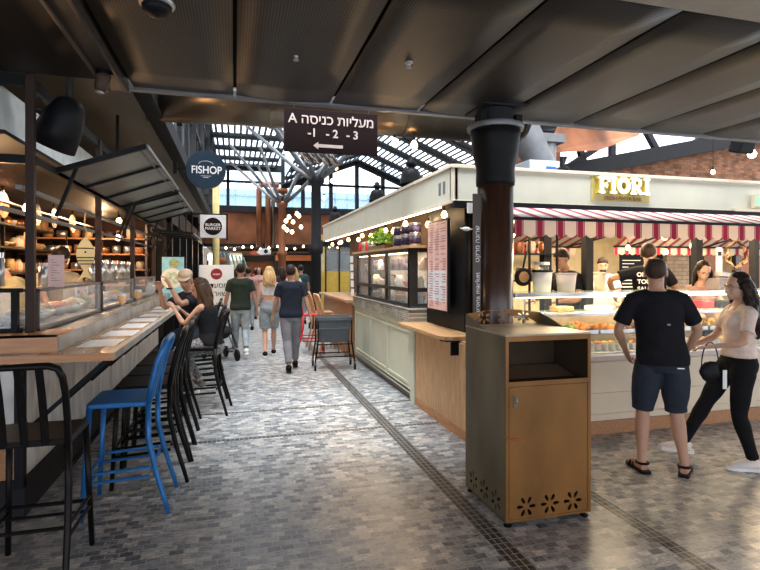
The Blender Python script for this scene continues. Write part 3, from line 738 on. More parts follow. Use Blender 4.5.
for i in range(4): glassware((-1.22, 8.3+i*.22, 1.19), 'wine', 'one of the wine glasses further along the bar', 'wine glasses further along the bar')
# blue-lettered notice in the case
t = T('paper_notice', 'white notice with blue lettering behind the second glass case', 'notice', (-1.4, 6.5, 1.22))
MB().box(-.3, -.295, 0, .5, 0, .24).build('sheet', 'white', t)
MB().box(-.292, -.29, .06, .44, .15, .18).box(-.292, -.29, .1, .4, .08, .11).build('writing', mat('ink_blue', (.03, .05, .3), .5), t)
# menu, canisters on top of the cases
t = T('standing_menu', 'pink menu sheet standing on the near glass case', 'menu', (0, 0, 1.5))
p0, p1 = W(48, 260, y=4.6), W(64, 260, y=4.6)
MB().box(p0.x, p1.x, 4.6, 4.605, 0, .25).build('sheet', 'pinkpaper', t)
b = MB()
for i in range(9): b.box(p0.x+.02, p1.x-.03-.02*(i % 3), 4.597, 4.599, .05+i*.02, .054+i*.02)
b.build('printed_lines', 'grey', t)
def canister(x, y, z, h, r, label, grp, m='steel', first={}):
    k = (h, r)
    if k in first: return dup(first[k], (x, y, z), label=label)
    t = T('cutlery_canister', label, 'canister', (x, y, z), 0, grp)
    MB().lathe([(r, 0), (r, h), (r*.9, h), (r*.9, h*.1)], n=18).build('canister_body', m, t, smooth=True)
    b = MB()
    for j in range(6): a = j*1.05; b.beam((r*.4*math.cos(a), r*.4*math.sin(a), .02), (r*.8*math.cos(a), r*.8*math.sin(a), h*1.2), .008, .004)
    b.build('cutlery', 'chrome', t)
    first[k] = t; return t
for i, y in enumerate((4.85, 4.97, 5.1, 5.2)): canister(-1.5, y, 1.5, .16, .035, 'steel canister beside the pink menu on the glass case', 'canisters beside the pink menu')
for i, y in enumerate((6.4, 6.75, 7.2, 7.75, 8.2, 8.6)): canister(-1.5, y, 1.5, .2, .06, 'perforated steel cutlery canister along the case tops', 'cutlery canisters along the case tops')
for i in range(4): canister(-1.62-i*.07, 4.35, 1.52, .2, .03, 'slim steel tube in the rack left of the steel post', 'steel tubes left of the post')
# wooden fish ornament
p = W(85.5, 258, x=-1.33)
t = T('fish_ornament', 'pale wooden fish cut-out hanging nose-up from the bar header', 'ornament', p)
m_ = Matrix.Rotation(R(-72), 4, 'Z')
def fishpoly():
    pts = []
    for i in range(11): f = i/10; pts.append((.075*math.sin(PI*min(1, f*.93+.02))**.8, .19-.30*f))
    pts += [(.018, -.125), (.06, -.2), (.0, -.175)]
    return pts+[(-x, z) for x, z in reversed(pts[:-1])]
pl = fishpoly(); mx = m_ @ Matrix(((1, 0, 0, 0), (0, 0, 1, 0), (0, 1, 0, 0), (0, 0, 0, 1)))
MB().prism(pl, -.008, .008, Matrix.Rotation(R(70), 4, 'Z') @ Matrix(((1, 0, 0, 0), (0, 0, 1, 0), (0, 1, 0, 0), (0, 0, 0, 1))) if False else Matrix(((1, 0, 0, 0), (0, 0, 1, 0), (0, 1, 0, 0), (0, 0, 0, 1)))).build('fish_body', 'fishwood', t)
b = MB()
for z in (.085, -.0, -.03, -.06): b.box(-.07, .07, -.012, -.008, z, z+.009)
b.build('stripe', 'black', t)
b = MB(); b.ball((.0, -.01, .055), (.009, .004, .009)); b.build('eye', 'black', t)
MB().tube([(0, 0, .18), (.01, 0, .25), (-.01, 0, .3), (0, 0, .42)], .006, 6).build('cord', mat('hemp_cord', (.5, .38, .2), .8), t)
t.rotation_euler = (0, 0, R(8))

# kitchen behind: back shelves with pots, jars, lamps
t = T('kitchen_shelf', 'long dark kitchen shelf behind the fish bar', 'shelf', (0, 0, 0))
for z in (1.55, 1.95, 2.3): MB().box(-3.9, -3.3, 4.4, 11.4, z, z+.03).build('board', 'beam', t)
for y in (4.4, 6.8, 9.2, 11.4): MB().box(-3.4, -3.36, y-.02, y+.02, 0, 2.5).build('upright', 'blackmetal', t)
random.seed(3)
cols = [mat('copper_pan', (.4, .16, .07), .3, .8), mat('wicker', (.4, .25, .1), .7, 0, .4, 30), mat('dark_jar', (.05, .03, .03), .3), mat('cream_crock', (.5, .42, .3), .5), mat('board_brown', (.35, .17, .07), .5), M['steel'], mat('terracotta', (.45, .17, .08), .6)]
for zi, z in enumerate((1.58, 1.98, 2.33)):
    y = 4.5
    while y < 11.3:
        r = random.uniform(.06, .13); h = random.uniform(.12, .24)
        k = random.randrange(3)
        pr = [[(r*.7, 0), (r, h*.3), (r*.9, h*.8), (r*.5, h), (r*.45, h*1.1)], [(r, 0), (r, h), (r*.92, h), (r*.9, h*.1)], [(r*.5, 0), (r*.95, h*.35), (r, h*.5), (r*.93, h*.5), (r*.4, h*.1)]][k]
        nmk = ['storage_jar', 'cooking_pot', 'serving_bowl'][k]
        tag(MB().lathe(pr, n=16).build(nmk, random.choice(cols), smooth=True), '%s on the %s kitchen shelf behind the bar' % (['rounded jar', 'straight-sided pot', 'open bowl'][k], ['lower', 'middle', 'upper'][zi]), nmk.split('_')[1], 'pots and jars on the kitchen shelves').location = (-3.5, y+r, z)
        y += 2*r+.05
t = T('kitchen_rack', 'wooden end rack with pots at the far end of the bar kitchen', 'shelf', (0, 0, 0))
for z in (1.3, 1.6, 1.9, 2.2): MB().box(-3.9, -1.65, 11.2, 11.6, z, z+.03).build('board', 'woodx', t)
for x in (-3.9, -2.8, -1.7): MB().box(x, x+.04, 11.2, 11.6, 0, 2.5).build('upright', 'walnut', t)
for zi, z in enumerate((1.33, 1.63, 1.93, 2.23)):
    x = -3.7
    while x < -1.75:
        r = random.uniform(.06, .1); h = random.uniform(.12, .2)
        o = tag(MB().lathe([(r*.8, 0), (r, h*.4), (r, h*.9), (r*.7, h)], n=14).build('storage_jar', random.choice(cols), smooth=True), 'jar on the wooden end rack of the bar kitchen', 'jar', 'jars on the wooden end rack'); o.location = (x+r, 11.35, z)
        x += 2*r+.04
lamp('POINT', 'end_rack_light', (-2.4, 10.7, 2.4), 25, (1, .65, .35), .06)
# nearer hanging things: wicker baskets and copper pans
for i, (px_, py_, m) in enumerate(((2, 205, cols[6]), (36, 215, cols[2]), (53, 218, cols[2]), (72, 224, cols[4]), (66, 255, cols[3]), (28, 240, cols[6]), (104, 243, cols[4]), (118, 240, cols[0]))):
    p = W(px_, py_, x=-2.6)
    t = T('hanging_pan', 'round pan or board hung from the kitchen rail behind the bar', 'pan', p, 0, 'hanging pans behind the bar')
    MB().tube([(0, 0, 0), (.02, 0, 0)], .15, 20).build('pan_body', m, t)
    MB().box(0, .02, -.012, .012, .13, .3).build('handle', 'blackmetal', t)
tag(MB().cyl((-2.58, 4.5, 2.42), (-2.58, 11, 2.42), .015).build('hanging_rail', 'steel'), 'steel rail from which pans hang behind the bar', 'rail')
for px_, py_, lab in ((27, 208, 'small warm bulb left of the steel post'), (119, 221, 'upper warm lamp behind the bar'), (118, 238, 'lower warm lamp behind the bar'), (147, 243, 'far warm lamp behind the bar')):
    p = W(px_, py_, x=-1.85 if px_ > 100 else -1.75); bulb(tuple(p), lab, None, 2.6, .035 if px_ < 100 else .045)
    lamp('POINT', 'bar_lamp_light', p+V((-.25, 0, .0)), 30, (1, .6, .3), .05)
for y in (5.2, 7.2, 9.4): lamp('AREA', 'kitchen_light', (-2.6, y, 2.55), 45, (1, .68, .4), .5)
t = T('kitchen_island', 'steel kitchen worktop behind the bar cases', 'worktop', (0, 0, 0))
MB().box(-3.28, -2.65, 4.5, 11.3, .88, .92).build('worktop', 'steel', t); MB().box(-3.25, -2.7, 4.5, 11.3, 0, .88).build('cabinet_body', 'grey', t)

# storefronts beyond on the left
t = T('storefront', 'black framed shop front beyond the bar on the left', 'shop front', (-1.4, 11.7, 0))
for y in (0, 1.6, 3.4, 5.4, 8, 11): MB().box(-.03, .14, y, y+.14, 0, 3.45).build('pilaster', 'black', t)
MB().box(-.02, .12, 0, 11.2, 2.6, 3.0).build('lintel', 'black', t)
for y in (.2, 1.8, 3.6, 5.6): MB().box(0, .02, y, y+1.3, .4, 2.5).build('shop_window', mat('dark_glass', (.03, .03, .035), .1), t)
t = T('window_frame', 'teal and white slatted awning frame by the far stalls', 'awning', W(232, 262, y=19))
b = MB()
for i in range(7): b.beam((-.4+i*.13, 0, .35-i*.03), (-.25+i*.13, .1, -.3), .06, .02)
b.build('slat', mat('teal_white', (.35, .6, .55), .5, 0, .5, 6), t)
p = W(222, 258, y=19)
t = T('shop_sign', 'red-brown shop sign panel beyond the notice board', 'sign', p)
MB().box(-.3, .25, 0, .05, -.45, .25).build('panel', 'grey', t); MB().ball((0, -.02, -.1), (.16, .05, .12)).build('emblem', 'rust', t)

# red stroller-ish pushchair by the notice board
t = T('baby_stroller', 'dark folded pushchair parked by the notice board', 'stroller', (-.25, 9.9, 0), R(20))
MB().tube([(-.2, -.3, .25), (-.22, .1, .5), (-.22, .35, .95)], .015, 8).tube([(.2, -.3, .25), (.22, .1, .5), (.22, .35, .95)], .015, 8).tube([(-.22, .35, .95), (.22, .35, .95)], .018, 8).build('frame', 'blackmetal', t)
MB().ball((0, .05, .5), (.2, .28, .14), 14, 8).build('seat', 'darkgrey', t, smooth=True)
MB().ball((0, .2, .72), (.2, .2, .2), 14, 8).build('hood', mat('teal_cloth', (.06, .12, .14), .7), t, smooth=True)
for x in (-.2, .2):
    for y in (-.3, .3): MB().tube([(x-.02, y, .1), (x+.02, y, .1)], .1, 18).build('wheel', 'black', t)
MB().tube([(.2, .3, .1), (.2, -.3, .28)], .012, 8).tube([(-.2, .3, .1), (-.2, -.3, .28)], .012, 8).tube([(.2, -.3, .1), (.2, .25, .5)], .012, 8).tube([(-.2, -.3, .1), (-.2, .25, .5)], .012, 8).build('strut', 'grey', t)

# ================================================================ bar stools
def make_stool(m, label, cat='bar stool', grp=None, h=.76):
    """faces +Y; origin on the floor under the seat centre"""
    t = T('bar_stool', label, cat, (0, 0, 0), 0, grp)
    w = .21; d = .19
    rr = .03; poly = []
    for cx, cy, a0 in ((w-rr, d-rr, 0), (-w+rr, d-rr, 90), (-w+rr, -d+rr, 180), (w-rr, -d+rr, 270)):
        for k in range(4): a = R(a0+k*30); poly.append((cx+rr*math.cos(a), cy+rr*math.sin(a)))
    MB().prism(poly, h-.035, h).build('seat', m, t, bevel=.008)
    b = MB()
    up = []
    z0 = h-.02
    L = [(-w+.012, -d+.0, z0), (-w+.008, -d-.02, z0+.12), (-w+.008, -d-.055, z0+.27), (-w+.012, -d-.09, z0+.36), (-w+.03, -d-.103, z0+.405), (-w+.07, -d-.108, z0+.42)]
    Rr = [(-x, y, z) for x, y, z in reversed(L)]
    b.tube(L+Rr, .018, 8, flat=1.2).build('back_frame', m, t, smooth=True)
    for x in (-.095, 0, .095):
        MB().tube([(x, -d+.0, z0), (x, -d-.02, z0+.12), (x, -d-.055, z0+.27), (x, -d-.1, z0+.415)], .019, 6, flat=.45, side=(1, 0, 0)).build('slat', m, t)
    for s in (-1, 1):
        MB().tube([(s*(w-.015), d-.02, h-.03), (s*(w+.008), d+.02, 0)], [.019, .016], 8).build('leg', m, t, smooth=True)
        MB().tube([(s*(w-.012), -d+.0, h-.01), (s*(w-.008), -d-.0, h-.25), (s*(w), -d-.05, h-.48), (s*(w+.005), -d-.10, h-.65), (s*(w+.01), -d-.13, 0)], [.019, .019, .018, .016, .015], 8).build('leg', m, t, smooth=True)
        for z in (.24, .3): MB().tube([(s*(w+.0), d, z), (s*w, -d-.01, z+.02)], .011, 6).build('stretcher', m, t)
    MB().tube([(-w, d+.01, .27), (w, d+.01, .27)], .012, 6).tube([(-w, d, .21), (w, d, .21)], .01, 6).build('stretcher', m, t)
    MB().tube([(-w, -d-.015, .3), (w, -d-.015, .3)], .011, 6).build('stretcher', m, t)
    return t
st = make_stool('stool', 'black metal bar stool at the near end of the bar, back to the viewer')
st.location = (-1.04, 3.28, 0); st.rotation_euler = (0, 0, 0)
bl = make_stool('blue', 'blue metal bar stool, the only blue seat along the bar')
bl.location = (-.745, 4.02, 0); bl.rotation_euler = (0, 0, PI/2-R(1))
for i, (x, y, a, lab) in enumerate([(-.68, 4.52, 92, 'black bar stool directly behind the blue one'), (-.67, 4.98, 90, 'second black bar stool beyond the blue one'), (-.68, 5.45, 88, 'third black bar stool beyond the blue one'), (-.68, 5.86, 90, 'fourth black bar stool, just before the seated woman'), (-.38, 6.38, 84, 'black bar stool the woman in patterned trousers sits on'), (-.42, 7.12, 92, 'black bar stool of the man in the cap'), (-.5, 7.9, 90, 'black bar stool beyond the seated couple'), (-.5, 8.6, 90, 'farthest black bar stool along the bar')]):
    dup(st, (x, y, 0), R(a), lab, 'black bar stools along the bar')
# ================================================================ brass litter station
def panel_curve(name, outer, holes, th, mtx, m, parent):
    cu = bpy.data.curves.new(name, 'CURVE'); cu.dimensions = '2D'; cu.fill_mode = 'BOTH'; cu.extrude = th/2
    for pl in [outer]+holes:
        sp = cu.splines.new('POLY'); sp.points.add(len(pl)-1); sp.use_cyclic_u = True
        for i, (x, y) in enumerate(pl): sp.points[i].co = (x, y, 0, 1)
    tmp = bpy.data.objects.new('tmp', cu); C.objects.link(tmp)
    dg = bpy.context.evaluated_depsgraph_get(); dg.update()
    me = bpy.data.meshes.new_from_object(tmp.evaluated_get(dg)); bpy.data.objects.remove(tmp)
    me.transform(mtx); me.materials.clear(); me.materials.append(M[m])
    o = bpy.data.objects.new(name, me); C.objects.link(o); o.parent = parent; return o
def flower(cx, cy, r, rot=0):
    out = []
    for k in range(6):
        a = rot+k*PI/3; pl = []
        for j in range(12):
            u = 2*PI*j/12; ex = .66*r+.36*r*math.cos(u); ey = .17*r*math.sin(u)*(1+.25*math.cos(u))
            pl.append((cx+ex*math.cos(a)-ey*math.sin(a), cy+ex*math.sin(a)+ey*math.cos(a)))
        out.append(pl)
    return out
XZ = lambda y: Matrix(((1, 0, 0, 0), (0, 0, 1, y), (0, 1, 0, 0), (0, 0, 0, 1)))
YZ = lambda x: Matrix(((0, 0, 1, x), (1, 0, 0, 0), (0, 1, 0, 0), (0, 0, 0, 1)))
t = T('litter_station', 'brass litter station with flower cut-outs and an open tray slot, in the foreground', 'litter bin', (1.965, 3.305, 0), R(-.5))
w, d, h = .312, .305, 1.222
gal = [(-w, h-.01)]+[(-w+2*w*i/16, h+.085+.03*math.sin(PI*i/16)) for i in range(17)]+[(w, h-.01)]
hs = []
for fx in (-.165, 0, .165): hs += flower(fx, h+.055, .052, PI/6)
panel_curve('back_gallery', gal, hs, .006, XZ(d-.004), 'brass', t)
for s in (-1, 1):
    side = [(d, h-.01), (d, h+.085), (d-.12, h+.06), (d-.33, h+.0), (d-.33, h-.01)]
    MB().prism(side, -.003, .003, YZ(s*(w-.003))).build('side_gallery', 'brassside', t)
sd = [(-d, .035), (d, .035), (d, h), (-d, h)]; hs = []
for fy in (-.17, .0, .17): hs += flower(fy, .125, .07, PI/6)
panel_curve('side_panel', sd, hs, .006, YZ(-w+.003), 'brassside', t)
panel_curve('side_panel', sd, [], .006, YZ(w-.003), 'brassside', t)
panel_curve('back_panel', [(-w, .035), (w, .035), (w, h), (-w, h)], [], .006, XZ(d-.003), 'brassside', t)
MB().box(-w-.004, w+.004, -d-.004, d, h-.008, h+.004).build('top_plate', mat('worn_top_plate', (.34, .3, .23), .4, .35, .3, 4), t, bevel=.003)
fo = [(-w, .035), (w, .035), (w, h), (-w, h)]
panel_curve('front_frame', fo, [[(-w+.022, .05), (w-.022, .05), (w-.022, .895), (-w+.022, .895)], [(-w+.022, .925), (w-.022, .925), (w-.022, h-.04), (-w+.022, h-.04)]], .012, XZ(-d+.004), 'brass', t)
hs = []
for fx in (-.165, .005, .175): hs += flower(fx, .125, .066, 0)
dr = [(-w+.026, .052), (w-.026, .052), (w-.026, .892), (-w+.026, .892)]
door = panel_curve('door', dr, hs, .008, XZ(-d+.003), 'brass', t)
MB().box(-w+.055, -w+.085, -d-.006, -d-.001, .76, .84).build('latch_plate', 'brassside', door)
MB().tube([(-w+.07, -d-.006, .83), (-w+.07, -d-.018, .82), (-w+.07, -d-.018, .8), (-w+.07, -d-.006, .79)], .004, 8).build('handle', 'steel', door)
b = MB()
for i in range(7): b.tube([(-w+.012+i*.018+.009*math.cos(a*PI/4), -d-.012, .56+.006*math.sin(i*2)+.008*math.sin(a*PI/4)) for a in range(8)], .0025, 6, closed=True)
b.build('chain', mat('orange_chain', (.45, .15, .05), .5, .4), door)
MB().box(-w+.006, w-.006, -d+.012, d-.008, .9, .91).box(-w+.006, w-.006, .1, .105, .9, 1.18).box(-w+.008, -w+.012, -d+.012, .1, .9, h-.03).box(w-.012, w-.008, -d+.012, .1, .9, h-.03).box(-w+.01, w-.01, -d+.012, .1, h-.03, h-.02).build('slot_lining', mat('dark_lining', (.05, .032, .02), .6, .2), t)
MB().box(-w+.02, w-.02, -.19, .06, .0, .004, Matrix.Translation((0, 0, .94)) @ Matrix.Rotation(R(12), 4, 'X')).build('slot_flap', mat('flap_brown', (.2, .13, .08), .5, .3), t)
MB().box(-w+.03, w-.03, -d+.05, d-.03, .04, .88).build('inner_bin', 'hole', t)
MB().box(-w, w, -d, d, .035, .045).build('base_plate', 'brassside', t)
for sx in (-1, 1):
    for sy in (-1, 1): MB().lathe([(.026, 0), (.028, .008), (.012, .014), (.01, .036)], c=(sx*(w-.03), sy*(d-.03), 0), n=14).build('foot', 'blackmetal', t)

# ================================================================ the kiosk on the right
KX, KY, KY2 = 2.1, 4.9, 12.9
t = T('market_kiosk', 'cream-fasciaed market kiosk with the lit FIORI sign', 'kiosk', (0, 0, 0))
MB().box(KX, 10.5, KY, KY+.06, 2.32, 2.67).build('front_fascia', 'cream', t)
MB().box(KX, KX+.06, KY, KY2, 2.32, 2.67).build('side_fascia', 'cream', t)
b = MB().box(KX-.02, 10.5, KY-.025, KY+.08, 2.655, 2.69).box(KX-.025, KX+.08, KY-.02, KY2, 2.655, 2.69).box(KX-.01, 10.5, KY-.012, KY, 2.30, 2.335).box(KX-.012, KX, KY, KY2, 2.30, 2.335)
for y in (6.55, 8.6, 10.8): b.box(KX-.006, KX, y, y+.02, 2.32, 2.67)
b.box(KX-.005, KX+.03, KY-.005, KY+.03, 2.32, 2.67)
b.build('fascia_moulding', 'creamline', t, bevel=.004)
for y in (5.08, 5.2): MB().box(KX-.004, KX, y, y+.06, 2.42, 2.55).build('vent_slot', 'grey', t)
MB().box(KX+.05, 10.5, KY+.05, KY2, 2.5, 2.56).build('roof_deck', 'darkgrey', t)
MB().box(KX+.03, KX+.045, KY+.4, KY2-.2, 2.296, 2.31).build('led_strip', 'led', t)
MB().box(KX, 10.5, KY-.06, KY+.05, 2.26, 2.32).build('awning_box', 'black', t)
# sign letters
p0, p1 = W(594, 187, y=KY-.02), W(651, 187, y=KY-.02)
cx = (p0.x+p1.x)/2
MB().box(cx-.40, cx+.36, KY-.01, KY, 2.38, 2.645).build('sign_plate', mat('sign_gold_plate', (.5, .4, .13), .5, .1), t)
def slab(ch):
    """slab-serif letter as boxes/rings in x,z; unit height 1"""
    q = []
    if ch in 'FIR': q += [('b', .1, .32, 0, 1), ('b', 0, .42, 0, .13), ('b', 0, .42, .87, 1)]
    if ch == 'F': q += [('b', .3, .78, .84, 1), ('b', .66, .78, .68, 1), ('b', .3, .6, .42, .57), ('b', .5, .6, .34, .65)]
    if ch == 'R': q += [('r', .42, .70, .36, .30), ('l', .45, .42, .72, .05), ('b', .62, .92, 0, .13)]
    if ch == 'O': q += [('r', .46, .5, .46, .5)]
    return q
wid = {'F': .84, 'I': .48, 'O': .97, 'R': .96}
def letters(name, m, dx, y, z, hh, ext):
    tot = sum(wid[c] for c in 'FIORI'); x0 = cx+dx-tot*hh/2
    for ch in 'FIORI':
        b = MB()
        for q in slab(ch):
            if q[0] == 'b': b.box(x0+q[1]*hh, x0+q[2]*hh, y-ext, y, z+q[3]*hh, z+q[4]*hh)
            elif q[0] == 'l': b.beam((x0+q[1]*hh, y-ext/2, z+q[2]*hh), (x0+q[3]*hh, y-ext/2, z+q[4]*hh), ext, .2*hh)
            else:
                n = 24; vs = []
                for yy in (y-ext, y):
                    for k_ in (1, .48):
                        for i in range(n): a = 2*PI*i/n; vs.append((x0+(q[1]+q[3]*k_*math.cos(a))*hh, yy, z+(q[2]+q[4]*k_*math.sin(a))*hh))
                fs = []
                for i in range(n):
                    j = (i+1) % n; fs += [(i, j, n+j, n+i), (2*n+i, 3*n+i, 3*n+j, 2*n+j), (i, 2*n+i, 2*n+j, j), (n+i, n+j, 3*n+j, 3*n+i)]
                b.add(vs, fs)
        b.build(name, m, t); x0 += wid[ch]*hh
letters('fiori_letter_side', 'gold', -.012, KY-.012, 2.455, .185, .04)
letters('fiori_letter', 'litletter', 0, KY-.053, 2.46, .18, .006)
text('tagline_letters', 'FRESH PASTA BAR', .06, mat('tag_brown', (.25, .13, .05), .5), t, (cx, KY-.02, 2.41), bold=.001)
p = W(757, 202, y=KY-.05)
tg = T('exit_light', 'small green emergency sign at the right end of the kiosk fascia', 'sign', p)
MB().box(-.07, .2, -.02, .02, -.07, .08).build('housing', 'creamline', tg); MB().box(-.055, .2, -.024, -.02, -.05, .06).build('green_panel', emis('exit_green', (.25, .6, .3), .8), tg)
MB().box(-.35, .3, -.02, .05, -.12, -.09).build('ledge', 'creamline', tg)
# kiosk posts and inner floor
t2 = t
for px_, y in ((548, 5.3), (590, 5.3), (700, 5.6), (757, 6.5)):
    p = W(px_, 260, y=y); MB().box(p.x-.05, p.x+.05, y, y+.1, .1, 2.3).build('post', 'darkgrey', t, bevel=.004)
MB().box(KX+.5, 10.5, 5.2, 9.0, .0, .15).build('inner_floor', 'darkgrey', t)
MB().box(3.0, 10.5, 8.95, 9.0, .15, 2.5).build('back_wall', 'creamwall', t)
MB().box(2.75, 2.8, 5.4, 12.8, .15, 2.5).build('side_partition', mat('warm_partition', (.12, .07, .04), .6, 0, .4, 2), t)
p0, p1 = W(667, 260, y=8.5), W(689, 260, y=8.5); MB().box(p0.x, p1.x, 8.5, 8.9, .15, 2.4).build('brick_pier', 'brickg', t)
for a_, e_, m in ((641, 666, 'darkgrey'), (689, 700, 'black'), (704, 716, 'rustsmooth'), (736, 741, 'walnut'), (741, 760, 'rustsmooth')):
    p0, p1 = W(a_, 260, y=8.6), W(e_, 260, y=8.6); MB().box(p0.x, p1.x, 8.6, 8.7, .15, 2.4).build('wall_panel', m, t)
p0, p1 = W(620, 250, y=8.0), W(642, 292, y=8.0)
tb = T('chalk_board', 'black menu board behind the server in the lettered black T-shirt', 'menu board', ((p0.x+p1.x)/2, 8.0, 0)); hw = (p1.x-p0.x)/2
MB().box(-hw, hw, 0, .02, 1.2, p0.z).build('board', 'black', tb)
b = MB(); random.seed(5)
for i in range(9): b.box(-hw+.05, -hw+.05+random.uniform(.12, hw*1.7), -.004, 0, 1.3+i*.06, 1.315+i*.06)
b.build('chalk_lines', 'whiteletter', tb)
# awnings
def awning(x0, x1, y0, z0, y1, z1, vz, label, front=True):
    t = T('striped_awning', label, 'awning', (x0, y1, 0))
    L = x1-x0
    b = MB(); n = int(L/.068)
    b.box(0, L, 0, y0-y1, 0, .004).v
    b = MB().add([(0, 0, z1), (L, 0, z1), (L, y0-y1, z0), (0, y0-y1, z0), (0, 0, z1+.006), (L, 0, z1+.006), (L, y0-y1, z0+.006), (0, y0-y1, z0+.006)], [(0, 1, 2, 3), (4, 5, 6, 7), (0, 1, 5, 4), (1, 2, 6, 5), (2, 3, 7, 6), (3, 0, 4, 7)])
    b.build('canopy', 'awntop', t)
    sgn = -1 if y1 < y0 else 1
    poly = [(0, z1-.02)]
    k = int(L/.1085)
    for i in range(k):
        for j in range(6):
            u = j/6; poly.append(((i+u)*.1085, z1-vz+.03-.03*abs(math.sin(PI*u))-.0))
    poly.append((k*.1085, z1-.02))
    MB().prism(poly, -.002, .002, XZ(sgn*.01)).build('valance', 'redwhite', t)
    MB().box(0, L, -.02, .02, z1-.02, z1+.008).build('front_bar', 'black', t)
    for x in (.3, L*.5, L-.3): MB().beam((x, 0, z1-.01), (x+.1, y0-y1, z0-.15), .025, .025).build('arm', 'darkgrey', t)
    return t
awning(2.46, 9.5, KY-.04, 2.27, 4.32, 2.11, .175, 'red and white striped front awning under the FIORI fascia')
awning(3.1, 6.0, 7.3, 2.3, 8.2, 2.03, .15, 'far red and white striped awning inside the kiosk, left stretch')
awning(6.15, 9.9, 7.0, 2.3, 7.5, 2.02, .15, 'far red and white striped awning inside the kiosk, right stretch')

# serving counter with glass
BX0, BX1 = 2.12, 9.6
t = T('serving_counter', 'cream panelled serving counter with a lit glass food display under the FIORI awning', 'counter', (0, 0, 0))
MB().box(BX0, BX1, 4.47, 5.1, .12, .74).build('cabinet_body', 'creamline', t)
b = MB()
b.box(BX0, BX1, 4.45, 4.47, .14, .20).box(BX0, BX1, 4.45, 4.47, .38, .41).box(BX0, BX1, 4.45, 4.47, .62, .72)
b.build('panel_moulding', 'creamline', t, bevel=.004)
MB().box(BX0, BX1, 4.455, 5.0, 0, .13).build('skirting', 'woodx', t)
MB().box(2.5, BX1, 4.40, 5.1, .74, .785).build('ledge', mat('pinkish_ledge', (.6, .5, .45), .3), t, bevel=.006)
MB().box(2.62, BX1, 4.5, 5.05, .785, .80).build('deck', 'white', t)
MB().box(2.62, BX1, 5.02, 5.04, .8, 1.12).build('case_back', mat('case_back_cream', (.7, .55, .32), .5), t)
MB().add([(2.62, 4.44, .785), (BX1, 4.44, .785), (BX1, 4.60, 1.38), (2.62, 4.60, 1.38), (2.62, 4.452, .785), (BX1, 4.452, .785), (BX1, 4.612, 1.38), (2.62, 4.612, 1.38)], [(0, 1, 2, 3), (4, 5, 6, 7), (0, 1, 5, 4), (2, 3, 7, 6), (0, 3, 7, 4), (1, 2, 6, 5)]).box(2.62, 2.63, 4.5, 5.0, .8, 1.38).build('front_glass', 'caseglass', t)
MB().box(2.60, BX1, 4.56, 5.05, 1.38, 1.40).build('top_shelf', glass('green_glass', (.6, .8, .7), .45), t)
MB().box(2.60, BX1, 4.545, 4.575, 1.365, 1.405).box(2.62, BX1, 4.56, 4.6, 1.165, 1.195).box(2.6, BX1, 4.42, 4.45, .785, .80).build('rail', 'chrome', t)
MB().box(2.62, BX1, 4.62, 5.0, 1.185, 1.195).build('mid_shelf', glass('green_glass'), t)
MB().box(2.65, BX1, 4.6, 4.62, 1.355, 1.365).box(2.65, BX1, 4.6, 4.615, 1.17, 1.18).build('led_strip', 'led', t)
for x in (2.75, 4.35, 5.9, 7.5):
    MB().beam((x, 4.62, .8), (x+.0, 4.62, 1.38), .015, .015).beam((x-.12, 4.5, .82), (x, 4.6, 1.18), .012, .012).build('glass_support', 'steel', t)
random.seed(11)
fc = [mat('food_orange', (.75, .28, .06), .5, 0, .4, 25), mat('food_yellow', (.8, .52, .14), .5, 0, .35, 30), mat('food_cream', (.75, .62, .42), .5, 0, .3, 25), mat('food_green', (.2, .3, .07), .5, 0, .5, 25), mat('food_red', (.55, .08, .04), .5, 0, .4, 20), mat('food_brown', (.35, .18, .08), .5, 0, .4, 20)]
fn = ['orange', 'yellow', 'cream-coloured', 'green', 'red', 'brown']
for i in range(20):
    x = 2.85+i*.24
    k = random.choice((0, 1, 2, 2, 3, 4, 5)) if x < 4.4 else random.choice((1, 1, 1, 2, 0))
    tr = T('food_tray', 'steel tray heaped with %s food on the lit deck of the serving counter' % fn[k], 'tray', (x, 4.84, .95), 0, 'food trays on the serving counter deck')
    MB().box(-.11, .11, -.12, .12, 0, .01).box(-.11, -.105, -.12, .12, 0, .05).box(.105, .11, -.12, .12, 0, .05).box(-.11, .11, -.12, -.115, 0, .05).build('tray_body', 'steel', tr)
    b = MB()
    for j in range(12): b.ball((random.uniform(-.08, .08), random.uniform(-.09, .09), .04+random.uniform(0, .05)), random.uniform(.028, .045), 8, 6, disp=.3, seed=j)
    b.build('food', fc[k], tr, smooth=True)['kind'] = 'stuff'
first = {}
for i in range(48):
    x = 2.72+i*.085; k = random.choice((0, 1, 2, 3, 4, 2, 2)) if x < 4.5 else random.choice((1, 1, 2, 0))
    lab = 'small tub of %s food in the front row behind the counter glass' % fn[k]
    if k in first: dup(first[k], (x, 4.6, .8), label=lab)
    else:
        tr = T('food_tub', lab, 'tub', (x, 4.6, .8), 0, 'front row of food tubs behind the glass')
        MB().lathe([(.028, 0), (.036, .07), (.037, .075), (.03, .072)], n=14).build('tub_body', 'white', tr, smooth=True)
        MB().lathe([(.03, .02), (.0365, .085), (.025, .1), (.002, .105)], n=14).build('food', fc[k], tr, smooth=True)
        first[k] = tr
for i, (x, c, wd, lab) in enumerate(((3.3, 'food_brown', .2, 'brown flat package on the mid shelf, left of the white one'), (3.75, 'white', .24, 'white wrapped package lying on the mid shelf'), (4.75, 'darkgrey', .3, 'dark box on the mid shelf beside the red one'), (5.15, 'red', .16, 'red box on the mid shelf behind the young woman'), (5.4, 'darkgrey', .2, 'dark box right of the red box on the mid shelf'))):
    m = _cache.get(c) or M.get(c)
    o = tag(MB().box(-wd/2, wd/2, -.08, .08, 0, .055 if x < 4.5 else .085).build('package', m, bevel=.012), lab, 'package'); o.location = (x, 4.82, 1.0 if False else 1.195)
